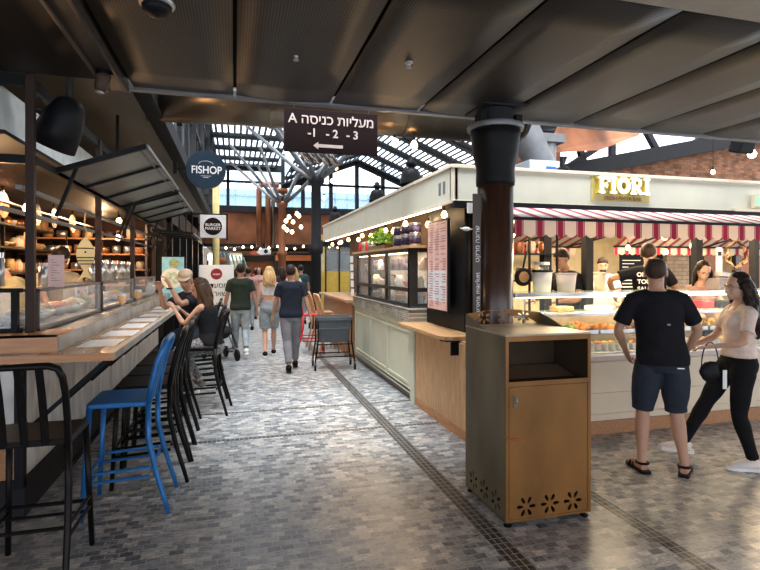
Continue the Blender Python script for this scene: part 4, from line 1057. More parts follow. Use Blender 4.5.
for i in range(5):
    o = tag(MB().lathe([(.03, 0), (.045, .09), (.0455, .095), (.03, .095)]+[], n=14).lathe([(.03, .02), (.045, .11), (.0455, .115), (.04, .115)], n=14).lathe([(.03, .04), (.045, .13), (.0455, .135), (.04, .135)], n=14).build('paper_cups', 'food_cream' if False else _cache['food_cream']), 'nested stack of cream paper cups on the mid shelf', 'cups', 'stacks of paper cups on the mid shelf'); o.location = (5.75+i*.11, 4.8, 1.195)
# items standing on top of the counter
def tub(px_, ytop, ybot, wpx, name, label, m, lid=None, y=4.85):
    a, bq = W(px_, ytop, y=y), W(px_, ybot, y=y); r = wpx*.5*(a-V((0, 0, CZ))).dot(FW)/F
    t = T(name, label, 'container', (a.x, y, 1.4)); h = a.z-1.4
    MB().lathe([(r*.82, 0), (r, h*.92), (r*.95, h*.92)], n=20).build('container_body', m, t, smooth=True)
    MB().lathe([(r*1.04, h*.9), (r*1.04, h), (r*.9, h)], n=20).build('rim', lid or m, t)
    return t
tub(542, 270, 288, 20, 'ice_bucket', 'white bucket with a dark rim on the counter left of the server', 'white', 'black')
tub(566, 273, 288, 20, 'napkin_tub', 'pale grey tub on the counter in front of the server', mat('pale_grey_tub', (.5, .47, .47), .5))
tub(600, 272, 288, 12, 'cup_stack', 'cream stack of cups on the counter near the bearded man', 'creamline', None, 4.9)
tub(542, 262, 270, 14, 'clear_tub', 'clear tub standing on shelf behind the white bucket', 'caseglass', 'white', 4.95)
p = W(722, 283, y=4.85)
t = T('cash_terminal', 'grey point-of-sale box with paper on top beside the woman behind the counter', 'terminal', (p.x, 4.85, 1.4))
MB().box(-.15, .12, -.1, .1, 0, .13).build('casing', mat('terminal_grey', (.32, .28, .28), .4), t, bevel=.01)
MB().box(-.08, .1, -.05, .05, .15, .2, Matrix.Rotation(R(8), 4, 'Y')).build('paper_stack', 'white', t)
p = W(719, 250, y=5.1)
t = T('paper_holder', 'white holder with a small square mark above the cash terminal', 'holder', (p.x, 5.1, 1.58))
MB().box(-.04, .04, -.01, .01, 0, .32).build('sheet', 'white', t); MB().box(-.025, .025, -.013, -.01, .22, .27).build('printed_mark', 'darkgrey', t)
p = W(524, 277, y=5.1)
t = T('frying_pan', 'black round pan hanging at the left end of the serving counter', 'pan', p)
MB().tube([(0, 0, 0), (.0, .04, 0)], .1, 24).build('pan_body', 'black', t, bevel=.008); MB().tube([(0, -.004, 0), (0, 0, 0)], .06, 24).build('pan_base', 'wood', t)
MB().beam((0, .02, .09), (.04, .02, .28), .02, .015).build('handle', 'black', t)
t = T('utensil_rack', 'dark wire rack of shelves behind the left end of the serving counter', 'rack', (2.95, 5.3, 0))
for z in (1.5, 1.8, 2.05): MB().box(-.2, .55, -.1, .2, z, z+.015).build('shelf', 'blackmetal', t)
for x in (-.2, .2, .55): MB().box(x, x+.02, -.1, -.08, .8, 2.25).build('upright', 'blackmetal', t)
random.seed(8)
for z in (1.515, 1.815, 2.065):
    for i in range(5):
        r = random.uniform(.04, .07)
        o = tag(MB().lathe([(r*.7, 0), (r, .05), (r, .12), (r*.8, .14)], n=14).build('spice_jar', random.choice(cols), smooth=True), 'jar on the wire rack at the left end of the serving counter', 'jar', 'jars on the wire rack'); o.location = (2.82+i*.15, 5.36, z)
p = W(736, 254, y=7.2)
t = T('wire_wreath', 'round tangled wicker wreath hanging inside the kiosk at right', 'wreath', p)
for k in range(3): MB().tube([((.2+.03*math.sin(5*a+k*2))*math.cos(a), .03*math.sin(7*a+k), (.24+.03*math.cos(4*a+k))*math.sin(a)) for a in [i*2*PI/48 for i in range(48)]], .018, 6, closed=True).build('twig_ring', 'wood' if k else 'walnut', t)
for px_, py_, y in ((563, 232, 6.8), (609, 234, 6.6), (628, 248, 7.2), (665, 237, 5.6), (666, 252, 7.4), (512, 235, 6.4), (692, 246, 7)):
    bulb(W(px_, py_, y=y), 'round warm bulb strung under the kiosk roof', 'bulbs strung under the kiosk roof', 2.5, .04)

# side of the kiosk: cream base, stone top, glazed cabinet
t = T('cabinet_base', 'cream panelled cabinet base with a stone-tiled top band along the walkway', 'cabinet', (0, 0, 0))
MB().box(KX, 2.7, 6.15, 9.25, .1, .98).build('cabinet_body', 'sage', t)
MB().box(KX+.03, 2.7, 6.15, 9.25, 0, .1).build('plinth', 'walnut', t)
b = MB()
for z in (.12, .2, .84): b.box(KX-.02, KX, 6.15, 9.25, z, z+.035)
b.box(KX-.02, KX, 6.15, 9.25, .1, .17).box(KX-.02, KX, 6.15, 9.25, .9, .98)
for y in (6.15, 7.15, 8.15, 9.17): b.box(KX-.018, KX, y, y+.1, .1, .95)
b.build('panel_moulding', 'sage', t, bevel=.005)
MB().box(KX-.05, 2.75, 6.12, 9.28, .98, 1.14).build('stone_band', 'tilestone', t)
MB().box(KX-.06, 2.75, 6.10, 9.3, 1.135, 1.15).build('stone_top', 'stone', t, bevel=.003)
t = T('glazed_cabinet', 'dark framed glass cabinet of goods on the stone-topped base', 'display cabinet', (0, 0, 0))
gx, z0, z1 = KX+.0, 1.15, 1.9
b = MB(); ys = (6.25, 7.3, 8.3, 9.15)
for y in ys: b.box(gx-.01, gx+.06, y-.035, y+.035, z0, z1)
for z in (z0, z0+.2, z1-.05): b.box(gx-.008, gx+.06, 6.22, 9.18, z, z+.05); b.box(gx, gx+.5, 6.215, 6.27, z, z+.05)
b.box(gx+.44, gx+.52, 6.21, 6.28, z0, z1).box(gx-.01, gx+.1, 6.21, 6.28, z0, z1)
b.build('cabinet_frame', mat('brown_black_frame', (.03, .025, .022), .4), t, bevel=.003)
MB().box(gx+.02, gx+.025, 6.25, 9.15, z0, z1).box(gx, gx+.5, 6.24, 6.245, z0, z1).build('glass_pane', 'glass', t)
MB().box(gx, gx+.55, 6.2, 9.2, z0, z0+.02).box(gx+.03, gx+.5, 6.3, 9.1, 1.36, 1.37).box(gx+.03, gx+.5, 6.3, 9.1, 1.6, 1.61).build('shelf', 'caseglass', t)
MB().box(gx+.52, gx+.55, 6.25, 9.15, z0, z1).build('cabinet_back', mat('pale_back', (.5, .46, .4), .5, 0, .3, 4), t)
MB().box(gx-.04, gx+.6, 6.15, 9.4, z1, z1+.035).build('top_board', 'wood', t)
MB().box(gx+.25, gx+.4, 6.2, 6.205, 1.45, 1.75).build('price_card', 'white', t)
MB().box(gx+.03, gx+.05, 6.3, 9.1, 1.84, 1.85).build('led_strip', 'led', t)
random.seed(21)
gm = [mat('clear_white', (.6, .6, .58), .2), fc[2], fc[4], mat('dark_label', (.06, .04, .05), .4), mat('label_tan', (.6, .45, .3), .5), M['steel']]
k = 0
for z in (1.17, 1.37, 1.61):
    y = 6.4
    while y < 9.05:
        r = random.uniform(.05, .09)
        pr = [[(r, 0), (r, .1), (r*.7, .13), (r*.5, .17)], [(r*.4, 0), (r, .08), (r, .1), (r*.9, .09)], [(r*.8, 0), (r*.8, .15), (.0, .16)]][k % 3]
        o = tag(MB().lathe(pr, n=16).build(['preserve_jar', 'serving_dish', 'food_package'][k % 3], random.choice(gm), smooth=True), ['jar', 'dish', 'package'][k % 3]+' behind the glass of the dark framed cabinet on shelf %s' % {1.17: 'bottom', 1.37: 'middle', 1.61: 'top'}[z], ['jar', 'dish', 'package'][k % 3], 'goods in the glazed cabinet'); o.location = (gx+.2+.1*(k % 2), y+r, z+.005)
        y += 2*r+.06; k += 1
# things on the top board
tin = None
for row, z in enumerate((1.935, 2.08)):
    for i in range(3):
        y = 6.3+i*.36
        lab = ('lower' if row == 0 else 'upper')+' row tin, '+['nearest the menu board', 'in the middle', 'beside the plant'][i]
        if tin: dup(tin, (gx+.1, y, z), label=lab)
        else:
            tin = T('food_tin', lab, 'tin', (gx+.1, y, z), 0, 'dark labelled tins on the cabinet top')
            MB().lathe([(.07, 0), (.072, .004), (.07, .01), (.07, .13), (.072, .136), (.068, .14)], n=22).build('tin_body', 'steel', tin, smooth=True)
            MB().lathe([(.0712, .02), (.0712, .118)], n=22).build('tin_label', mat('tin_label', (.03, .025, .06), .4, 0, .6, 14), tin, smooth=True)
t = T('potted_plant', 'bright green leafy plant on top of the glazed cabinet', 'plant', (gx+.12, 7.95, 1.935))
MB().lathe([(.08, 0), (.11, .1), (.1, .1)], n=18).build('pot', 'darkgrey', t, smooth=True)
b = MB(); random.seed(4)
for i in range(420):
    a = random.uniform(0, 2*PI); rr = random.uniform(.02, .42); y = rr*math.cos(a)*1.15; x = rr*math.sin(a)*.45; z = .1+random.uniform(0, .23)*(1-(rr/.5)**2)
    q = Quaternion((random.uniform(-1, 1), random.uniform(-1, 1), random.uniform(-1, 1)), random.uniform(0, 3)); s = random.uniform(.025, .045)
    b.add([V((x, y, z))+q @ V(p) for p in ((-s*.5, 0, 0), (0, -s, 0), (s*.5, 0, .004), (0, s, 0))], [(0, 1, 2, 3)])
b.build('foliage', 'leaf', t)
MB().box(-.1, .1, -.5, .5, .0, .06).build('planter_box', 'walnut', t)
for i, (y, c, lab) in enumerate(((8.75, 'red', 'red jar on the cabinet top by the far end'), (9.0, 'steel', 'steel pot on the cabinet top by the far end'), (9.25, 'red', 'second red jar further along the cabinet top'), (8.55, 'steel', 'steel pot beside the plant on the cabinet top'))):
    o = tag(MB().lathe([(.06, 0), (.075, .05), (.07, .15), (.05, .17)], n=16).build('storage_jar', c, smooth=True), lab, 'jar'); o.location = (gx+.12, y, 1.935)
for i in range(12):
    bulb((gx+.1+.05*math.sin(i*2), 5.35+i*.62, 2.2+.03*math.cos(i*3)), 'warm bulb strung under the walkway side fascia', 'bulbs under the side fascia', 2.5, .035)
# menu board and dark cladding near the corner
t = T('menu_board', 'tall pink printed menu board in a black frame on the kiosk corner', 'menu board', (2.17, 0, 0))
MB().box(0, .03, 5.19, 5.78, 1.17, 2.18).build('frame', 'black', t)
MB().box(-.004, 0, 5.2, 5.77, 1.19, 2.16).build('pink_sheet', mat('menu_pink', (.62, .38, .33), .5, 0, .15, 6), t)
MB().box(-.006, -.004, 5.22, 5.75, 1.28, 1.62).build('grey_sheet', mat('menu_grey', (.58, .57, .6), .5), t)
b = MB(); random.seed(2)
for c0 in (5.22, 5.41, 5.59):
    for i in range(34):
        if random.random() < .85: z = 1.22+i*.0275; b.box(-.0075, -.006, c0+.01, c0+.02+random.uniform(.05, .14), z, z+.011)
b.build('printed_lines', mat('print_brown', (.32, .16, .14), .5), t)
t = T('corner_cladding', 'dark ribbed cladding of the kiosk corner behind the round column', 'cladding', (0, 0, 0))
MB().box(2.28, 2.6, 5.0, 6.1, .1, 2.32).build('cladding_body', 'black', t)
b = MB()
for i in range(5): b.cyl((2.31+i*.07, 4.99, 1.0), (2.31+i*.07, 4.99, 2.32), .028, n=10)
b.build('rib', 'blackmetal', t, smooth=True)
t = T('cable_lamp', 'small white lamp with a looped cable under the kiosk corner', 'lamp', W(469, 229, y=4.8))
MB().tube([(-.07, .05, .01), (-.02, 0, -.005), (.05, 0, 0), (.09, 0, .06), (.07, 0, .2), (.09, 0, .3)], .006, 6).build('cable', 'white', t)
MB().ball((-.03, 0, 0), (.045, .02, .02)).build('lamp_head', 'white', t, smooth=True)
MB().box(-.01, .07, 0, .03, .16, .26).build('junction_box', 'white', t)
p = W(478, 226, y=4.35)
t = T('vertical_sign', 'narrow sign strip with white vertical lettering beside the round column', 'sign', (2.05, 4.22, 0))
MB().box(-.04, .03, 0, .02, 1.1, 2.3).build('strip', mat('strip_brown', (.07, .045, .035), .4), t)
text('vertical_lettering', 'sarona market', .06, 'whiteletter', t, (-.004, -.004, 1.42), rot=(PI/2, -PI/2, 0), sx=1.1)
text('vertical_lettering', 'שרונה מרקט'[::-1], .055, 'whiteletter', t, (-.004, -.004, 1.86), rot=(PI/2, -PI/2, 0), sx=1.1)
# wooden standing counter
t = T('standing_counter', 'oak slatted standing counter with a thick wooden top beside the brass bin', 'counter', (0, 0, 0))
MB().box(KX+.02, 2.75, 4.52, 6.12, .1, .94).build('counter_body', 'woodv', t)
MB().box(KX+.0, 2.75, 4.50, 6.13, 0, .1).build('plinth', 'woodx', t)
b = MB(); y = 4.52
while y < 6.1: b.box(KX, KX+.03, y, y+.052, .1, .92); y += .06
b.build('slat', 'woodv', t)
MB().box(KX-.02, KX+.02, 6.02, 6.16, 0, .94).build('corner_post', 'sage', t)
tp = [(1.93, 6.18), (1.93, 4.86), (1.96, 4.77), (2.03, 4.73), (2.8, 4.73), (2.8, 6.18)]
MB().prism(tp, .945, .985).build('counter_top', 'wood', t, bevel=.006)
MB().prism([(1.95, 4.86), (1.98, 4.78), (2.05, 4.745), (2.8, 4.745), (2.8, 4.9)], .93, .946).build('under_edge', 'black', t)
MB().box(2.02, 2.1, 4.74, 4.76, .8, .93).build('bracket', 'black', t)
# far end of the kiosk row: wood counter, yellow doors
t = T('far_counter', 'orange-brown wooden counter at the far end of the kiosk', 'counter', (0, 0, 0))
MB().box(2.05, 2.7, 9.4, 12.5, 0, 1.02).build('counter_body', 'woodx', t); MB().box(1.95, 2.8, 9.3, 12.6, 1.02, 1.07).build('counter_top', 'wood', t, bevel=.005)
for i in range(5):
    o = tag(MB().box(-.05, .05, -.002, .002, 0, .12).build('picture_frame', 'white'), 'small framed card on the far end post of the glazed cabinet', 'frame', 'framed cards by the far counter'); o.location = (2.08, 9.45+.02*i, 1.15+i*.15); o.rotation_euler = (0, 0, R(-70))
t = T('yellow_doors', 'ochre yellow framed doors beyond the dark branching column', 'doors', W(337, 296, y=16))
z0 = -t.location.z
for i in range(4):
    x = -.75+i*.42
    MB().box(x, x+.38, 0, .04, z0, z0+1.55).build('door_panel', 'yellow', t); MB().box(x, x+.38, 0, .02, z0+1.55, z0+2.3).build('door_glass', 'glass', t)
    MB().box(x+.38, x+.42, -.03, .05, z0, z0+2.6).build('door_frame', 'darkgrey', t)
MB().box(-.8, .95, -.03, .05, z0+2.3, z0+2.5).build('door_head', 'darkgrey', t)
t = T('yellow_banner', 'tall ochre banner beyond the branching column', 'banner', W(323, 250, y=17))
MB().box(-.12, .12, 0, .03, -2.2, .5).build('banner_cloth', 'yellow', t)

# chairs by the far counter
for m, x, y, a, lab in (('red', 1.46, 10.25, -95, 'red bar chair by the far wooden counter behind the grey cart'), ('wood', 1.74, 9.75, -85, 'pale wooden bar chair just behind the grey cart'), ('wood', 1.74, 10.75, -90, 'pale wooden bar chair beyond the red chair')):
    s_ = make_stool(m, lab, 'bar chair'); s_.location = (x, y, 0); s_.rotation_euler = (0, 0, R(a))

# grey trolley
t = T('service_cart', 'grey plastic tub trolley on castors parked in the walkway', 'cart', (1.57, 8.6, 0), R(-3))
w_, d_ = .27, .2
b = MB()
for (z, k) in ((.45, .92), (.8, 1.0)): pass
v0 = [(-w_*.86, -d_*.86), (w_*.86, -d_*.86), (w_*.86, d_*.86), (-w_*.86, d_*.86)]; v1 = [(-w_, -d_), (w_, -d_), (w_, d_), (-w_, d_)]
vs = [(x, y, .45) for x, y in v0]+[(x, y, .84) for x, y in v1]+[(x*.95, y*.93, .84) for x, y in v1]+[(x*.95, y*.93, .48) for x, y in v0]
b.add(vs, [(3, 2, 1, 0)]+[(i, (i+1) % 4, 4+(i+1) % 4, 4+i) for i in range(4)]+[(4+i, 4+(i+1) % 4, 8+(i+1) % 4, 8+i) for i in range(4)]+[(8+i, 8+(i+1) % 4, 12+(i+1) % 4, 12+i) for i in range(4)]+[(12, 13, 14, 15)])
b.build('tub', mat('slate_plastic', (.06, .068, .08), .5), t, bevel=.008)
MB().box(-w_-.02, w_+.02, -d_-.02, -d_, .8, .86).box(-w_-.02, w_+.02, d_, d_+.02, .8, .86).box(-w_-.02, -w_, -d_, d_, .8, .86).box(w_, w_+.02, -d_, d_, .8, .86).box(-w_, w_, -d_-.012, -d_, .66, .68).build('tub_rim', mat('slate_plastic', (0, 0, 0)), t, bevel=.005)
for sx in (-1, 1):
    for sy in (-1, 1):
        MB().tube([(sx*(w_+.005), sy*d_, .84), (sx*(w_-.0), sy*d_, .48), (sx*(w_+.05), sy*(d_+.02), .12)], .013, 8).build('leg', 'blackmetal', t)
        cst = MB().tube([(sx*(w_+.05)-.014, sy*(d_+.02), .05), (sx*(w_+.05)+.014, sy*(d_+.02), .05)], .05, 18).build('castor', 'black', t, bevel=.004)
        MB().box(sx*(w_+.05)-.02, sx*(w_+.05)+.02, sy*(d_+.02)-.015, sy*(d_+.02)+.015, .06, .13).build('castor_fork', 'grey', cst)
for z in (.22, .42): MB().tube([(-w_-.02, -d_-.01, z), (w_+.02, -d_-.01, z), (w_+.02, d_+.01, z), (-w_-.02, d_+.01, z)], .01, 6, closed=True).build('brace', 'blackmetal', t)
# far stalls behind the crowd
for i, (px_, y, wd, c_, lab) in enumerate(((300, 33, 3.0, 'darkgrey', 'dark stall front in the far hall behind the orange column'), (262, 35, 3.0, 'rust', 'rust-coloured stall front in the far hall'), (225, 33, 2.0, 'cream', 'pale stall front in the far hall at left'), (350, 30, 3, 'darkgrey', 'dark stall front in the far hall at right'))):
    p = W(px_, 300, y=y)
    t = T('market_stall', lab, 'stall', (p.x, y, 0))
    MB().box(-wd/2, wd/2, 0, .8, 0, 1.05).build('counter', c_, t); MB().box(-wd/2, wd/2, 1.4, 1.5, 0, 2.6).build('back_panel', c_, t)
    MB().box(-wd/2, wd/2, -.1, .1, 2.1, 2.45).build('fascia', ('rust', 'darkgrey', 'white', 'navysign')[i], t)
    for s in (-1, 1): MB().box(s*wd/2-.05, s*wd/2+.05, 0, .1, 1.05, 2.4).build('post', 'black', t)
t = T('pennant_sign', 'white pointed lozenge sign over the crowd at the end of the walkway', 'sign', W(264, 252, y=22))
t.scale = (.62, 1, .62)
MB().prism([(-.62, -.05), (-.2, .2), (.2, .26), (.45, .1), (.45, -.15), (-.2, -.18)], 0, .03, XZ(0)).build('sign_board', 'white', t)
MB().prism([(-.95, -.02), (-.6, .12), (-.35, -.14), (-.75, -.2)], -.01, .02, XZ(0)).build('sign_tail', mat('sign_red', (.5, .1, .06), .5), t)
MB().tube([(.12, -.02, .04), (.12, 0, .04)], .13, 20).build('emblem', 'darkgrey', t)
# ================================================================ people
SK = {}
def skin(c, k):
    m = mat('skin_'+k, c, .5, 0, .08, 12)
    return m
skin_a = skin((.42, .23, .15), 'tan'); skin_b = skin((.5, .3, .21), 'light'); skin_c = skin((.34, .18, .115), 'brown')
def hairm(k, c): return mat('hair_'+k, c, .45, 0, .35, 40, .2, stretch=(1, 1, .15))
h_dark = hairm('dark', (.022, .014, .011)); h_brown = hairm('brown', (.04, .02, .011)); h_blond = hairm('blonde', (.42, .26, .11))
def cloth(k, c, bump=.15, var=.15, sc=14): return mat('cloth_'+k, c, .85, 0, var, sc, bump)
def ik(a, b, l1, l2, pole):
    a = V(a); b = V(b); d = b-a; L = min(d.length, (l1+l2)*.999); d.normalize(); b = a+d*L
    x = (l1*l1-l2*l2+L*L)/(2*L); hh = math.sqrt(max(0, l1*l1-x*x))
    p = V(pole); p = p-d*p.dot(d)
    p = p.normalized() if p.length > 1e-4 else d.orthogonal().normalized()
    return a+d*x+p*hh, b
def limb(b, pts, prof, n=14):
    """pts: joint positions, prof: list of (u along total, radius)"""
    L = [0]
    for i in range(1, len(pts)): L.append(L[-1]+(pts[i]-pts[i-1]).length)
    out = []; rd = []
    for u, r in prof:
        s = u*L[-1]
        for i in range(1, len(pts)):
            if s <= L[i]+1e-6: f = (s-L[i-1])/max(1e-6, L[i]-L[i-1]); out.append(pts[i-1].lerp(pts[i], min(1, f))); break
        rd.append(r)
    b.tube(out, rd, n)
def hand(b, wr, d, n, side, k, curl=.6):
    """wr wrist, d finger direction, n palm normal (fingers curl to it), side towards thumb"""
    d = d.normalized(); n = (n-d*n.dot(d)).normalized(); s = side-d*side.dot(d)-n*side.dot(n)
    s = s.normalized() if s.length > .05 else d.cross(n)
    pl = .085*k
    for q in (-1, 0, 1): b.tube([wr-d*.01, wr+d*pl*.5+s*q*.02*k, wr+d*pl+s*q*.026*k], [.02*k, .019*k, .015*k], 10)
    for i, (off, L) in enumerate(((.033, .07), (.011, .079), (-.011, .073), (-.032, .058))):
        p = wr+d*pl*.95+s*off*k; pts = [wr+d*pl*.6+s*off*.8*k, p]; a = 0
        for j in range(3): a += curl*(.45+.25*j); p = p+(d*math.cos(a)+n*math.sin(a)+s*off*.8)*L*k*(.42, .32, .26)[j]; pts.append(p)
        b.tube(pts, [.0095*k, .0092*k, .0085*k, .008*k, .0065*k], 8)
    p0 = wr+d*.02*k+s*.02*k; p1 = p0+(d*.5+s*.75+n*.25)*.045*k; p2 = p1+(d*.8+s*.25+n*.35)*.032*k; p3 = p2+(d*.85+n*.4)*.025*k
    b.tube([p0, p1, p2, p3], [.014*k, .012*k, .0105*k, .008*k], 8)

def human(label, loc, rotz, H=1.75, sex='m', pel=(0, 0, .93), chest=(0, .0), feet=None, hands=None, elb=None, knee=None, head=(0, 0, 0), fdir=None,
          skinm=skin_a, shirt=None, sleeve=.55, pants=None, plen=1.0, pr=1.15, hair=('short', h_dark), shoes=None, vox=.012, shirt_hem=0, belly=0, top='tee', handcurl=.7, gh=None):
    """local frame: faces +Y, right hand at +X; metres for a 1.75 m person then scaled"""
    k = H/1.75
    t = T('person', label, 'person', loc, rotz)
    m_ = sex == 'm'
    P = V(pel); lean = V((chest[0], chest[1], 0))
    up = V((chest[0], chest[1], 1)).normalized()
    hipw = .088 if m_ else .085; shw = .185 if m_ else .158
    def sp(s): return P+up*s
    chs = sp(.48); neck = sp(.56); 
    hd = sp(.56)+V((head[0], head[1], .115))
    hips = [P+V((-hipw, 0, -.02)), P+V((hipw, 0, -.02))]
    feet = feet or [(-.1, 0, .085), (.1, 0, .085)]
    knee = knee or [(0, 1, 0), (0, 1, 0)]
    shs = [sp(.462)+V((-shw*.95, -.0, 0)), sp(.462)+V((shw*.95, -.0, 0))]
    hands = hands or [(-.26, .02, .86), (.26, .02, .86)]
    elb = elb or [(-.3, -1, 0), (.3, -1, 0)]
    b = MB()
    # torso
    tw = 1.0 if m_ else .9
    R0 = [(-.12, .10, .09, 0), (-.06, .155, .11, -.01), (.0, .165, .118, -.01), (.06, .158, .11, 0), (.14, .142 if m_ else .122, .10+belly, belly*.6), (.24, .148 if m_ else .128, .106+belly*.8, belly*.6), (.34, .165*tw, .115, .01), (.42, .165*tw, .112, 0), (.465, .14*tw, .092, -.005), (.505, .09, .072, -.01), (.545, .058, .06, 0)]
    tr = []
    for s, rx, ry, oy in R0: p = sp(s); tr.append((p.x, p.y+oy, p.z, rx, ry))
    b.loft(tr, 20)
    if not m_:
        for s in (-1, 1): b.ball(sp(.36)+V((s*.065, .085, 0)), (.062, .055, .06), 12, 8)
    b.tube([sp(.5), neck, hd+V((0, -.015, -.06))], [.062*tw, .056*tw, .056*tw], 14)
    # head
    hr = Matrix.Rotation(head[2], 4, 'Z') @ Matrix.Rotation(-(head[3] if len(head) > 3 else 0), 4, 'X')
    def hp(x, y, z): return hd+(hr @ V((x, y, z)))
    hm = hr.to_3x3().to_4x4()
    b.ball(hp(0, -.012, .03), (.077, .095, .092), 16, 12, hm)
    b.ball(hp(0, .012, -.035), (.062, .078, .078), 14, 10, hm)
    b.ball(hp(0, .055, -.085), (.032, .03, .024), 10, 8, hm)
    b.tube([hp(0, .082, .012), hp(0, .1, -.018), hp(0, .108, -.032), hp(0, .085, -.042)], [.009, .011, .014, .008], 8)
    b.ball(hp(0, .088, -.06), (.021, .008, .006), 8, 6, hm); b.ball(hp(0, .087, -.07), (.018, .008, .006), 8, 6, hm)
    b.tube([hp(-.045, .078, .022), hp(0, .09, .024), hp(.045, .078, .022)], [.008, .009, .008], 6)
    for s in (-1, 1): b.ball(hp(s*.078, -.008, -.008), (.01, .02, .032), 10, 8, hm)
    # legs
    ankles = []; kn = []
    for i in (0, 1):
        K, A = ik(hips[i], feet[i], .425, .42, knee[i]); kn.append(K); ankles.append(A)
        limb(b, [hips[i]+V((0, 0, .04)), K, A], [(0, .085), (.12, .088), (.25, .08), (.4, .064), (.5, .053), (.56, .05), (.66, .057 if m_ else .052), (.76, .05), (.9, .036), (1, .035)])
        fd = V(fdir[i]) if fdir else V((0, 1, 0)); fd.normalize()
        A2 = A
        b.tube([A2+fd*-.045+V((0, 0, -.045)), A2+fd*.02+V((0, 0, -.035)), A2+fd*.09+V((0, 0, -.05)), A2+fd*.15+V((0, 0, -.06)), A2+fd*.175+V((0, 0, -.062))], [.03, .04, .036, .028, .014], 12)
        b.tube([A2, A2+fd*-.01+V((0, 0, -.045))], [.036, .036], 12)
    # arms
    el = []; wr = []
    for i in (0, 1):
        E, Wr = ik(shs[i], hands[i], .285, .255, elb[i]); el.append(E); wr.append(Wr)
        q = .9 if m_ else .76
        b.tube([sp(.47)+V(((-1, 1)[i]*shw*.6, 0, 0)), shs[i]+V((0, 0, -.01)), shs[i].lerp(E, .2)], [.05*q, .058*q, .052*q], 12)
        limb(b, [shs[i], E, Wr], [(0, .052*q), (.15, .052*q), (.35, .046*q), (.5, .04*q), (.6, .043*q), (.75, .036*q), (.92, .026*q), (1, .026*q)], 12)
        d = (Wr-E).normalized()
        nrm = V((1 if i == 0 else -1, .2, 0)) if d.z < -.5 else V((0, 0, -1)); sd = V((0, 1, 0)) if d.z < -.5 else V(((1, -1)[i], 0, 0))
        if gh and gh[i]: d, nrm, sd = [V(q_) for q_ in gh[i]]
        hand(b, Wr, d, nrm, sd, (1.0 if m_ else .88), handcurl)
    sc = Matrix.Scale(k, 4)
    b.move(sc); b.build('body', skinm, t, vox=vox, sm=2)
    # eyes
    e = MB()
    for s in (-1, 1): e.ball(hp(s*.031, .074, .006), (.012, .01, .006), 8, 6, hm)
    e.tube([hp(-.05, .082, .027), hp(-.03, .09, .031), hp(-.014, .092, .028)], .0035, 5).tube([hp(.05, .082, .027), hp(.03, .09, .031), hp(.014, .092, .028)], .0035, 5)
    e.move(sc).build('eyes', h_dark, t)
    # shirt
    if shirt:
        s_ = MB(); ex = .016
        lo = {'tee': -.09, 'crop': .2, 'tank': -.05, 'blouse': -.02}[top] + shirt_hem
        tr = []
        for s, rx, ry, oy in R0:
            if s < lo-.001 or s > (.52 if top == 'tee' else .50): continue
            p = sp(s); g = .022 if s < .2 else ex
            tr.append((p.x, p.y+oy, p.z, rx+g+(.01 if m_ and s < .3 else 0), ry+g))
        if tr and top == 'tee': p = sp(.528); tr.append((p.x, p.y-.005, p.z, .075, .07))
        s_.loft(tr, 24)
        if not m_:
            for s in (-1, 1): s_.ball(sp(.36)+V((s*.065, .085, 0)), (.07, .066, .068), 12, 8)
        if top in ('tee', 'blouse'):
            for i in (0, 1):
                q = 1 if m_ else .85
                E = el[i]; sg = (-1, 1)[i]
                f = sleeve
                s_.tube([sp(.462)+V((sg*shw*.35, 0, 0)), sp(.456)+V((sg*shw*.7, 0, 0)), shs[i]+V((0, 0, -.012)), shs[i].lerp(E, f*.5), shs[i].lerp(E, f), shs[i].lerp(E, f+.04)], [.085*q, .079*q, .072*q, .066*q, .066*q, .064*q], 16)
        else:
            for sg in (-1, 1): s_.tube([sp(.38)+V((sg*.09, .1, 0)), sp(.5)+V((sg*.085, .03, 0)), sp(.49)+V((sg*.085, -.05, 0)), sp(.36)+V((sg*.08, -.1, 0))], [.02, .014, .014, .02], 8)
        for i, p in enumerate(s_.v):
            nn = noise.noise(V((p.x*9, p.y*9, p.z*5+3)))*.008; s_.v[i] = p+V((p.x-P.x, p.y-P.y, 0)).normalized()*nn
        s_.move(sc).build('shirt' if top != 'crop' else 'crop_top', shirt, t, vox=max(.008, vox), sm=3)
    if pants:
        s_ = MB()
        tr = []
        for s, rx, ry, oy in R0[0:(4 if m_ else 5)]:
            p = sp(s); tr.append((p.x, p.y+oy-.004, p.z, rx+.012, ry+.012))
        s_.loft(tr, 22)
        for i in (0, 1):
            e_ = plen
            full = [(0, .092), (.12, .1), (.25, .092), (.4, .078), (.5, .068), (.56, .066), (.66, .066), (.76, .06), (.9, .052), (1, .05)]
            f2 = [(u, r*(pr if u > .2 else 1)) for u, r in full if u <= e_]
            if f2[-1][0] < e_: f2.append((e_, f2[-1][1]))
            for j in range(len(f2)): f2[j] = (f2[j][0], f2[j][1]*(1+.04*math.sin(j*2.3+i)))
            A = ankles[i]+(V((0, 0, .02)))
            limb(s_, [hips[i]+V((0, 0, .04)), kn[i], A], f2, 16)
        s_.move(sc).build('shorts' if plen < .7 else 'trousers', pants, t, vox=max(.008, vox), sm=3)
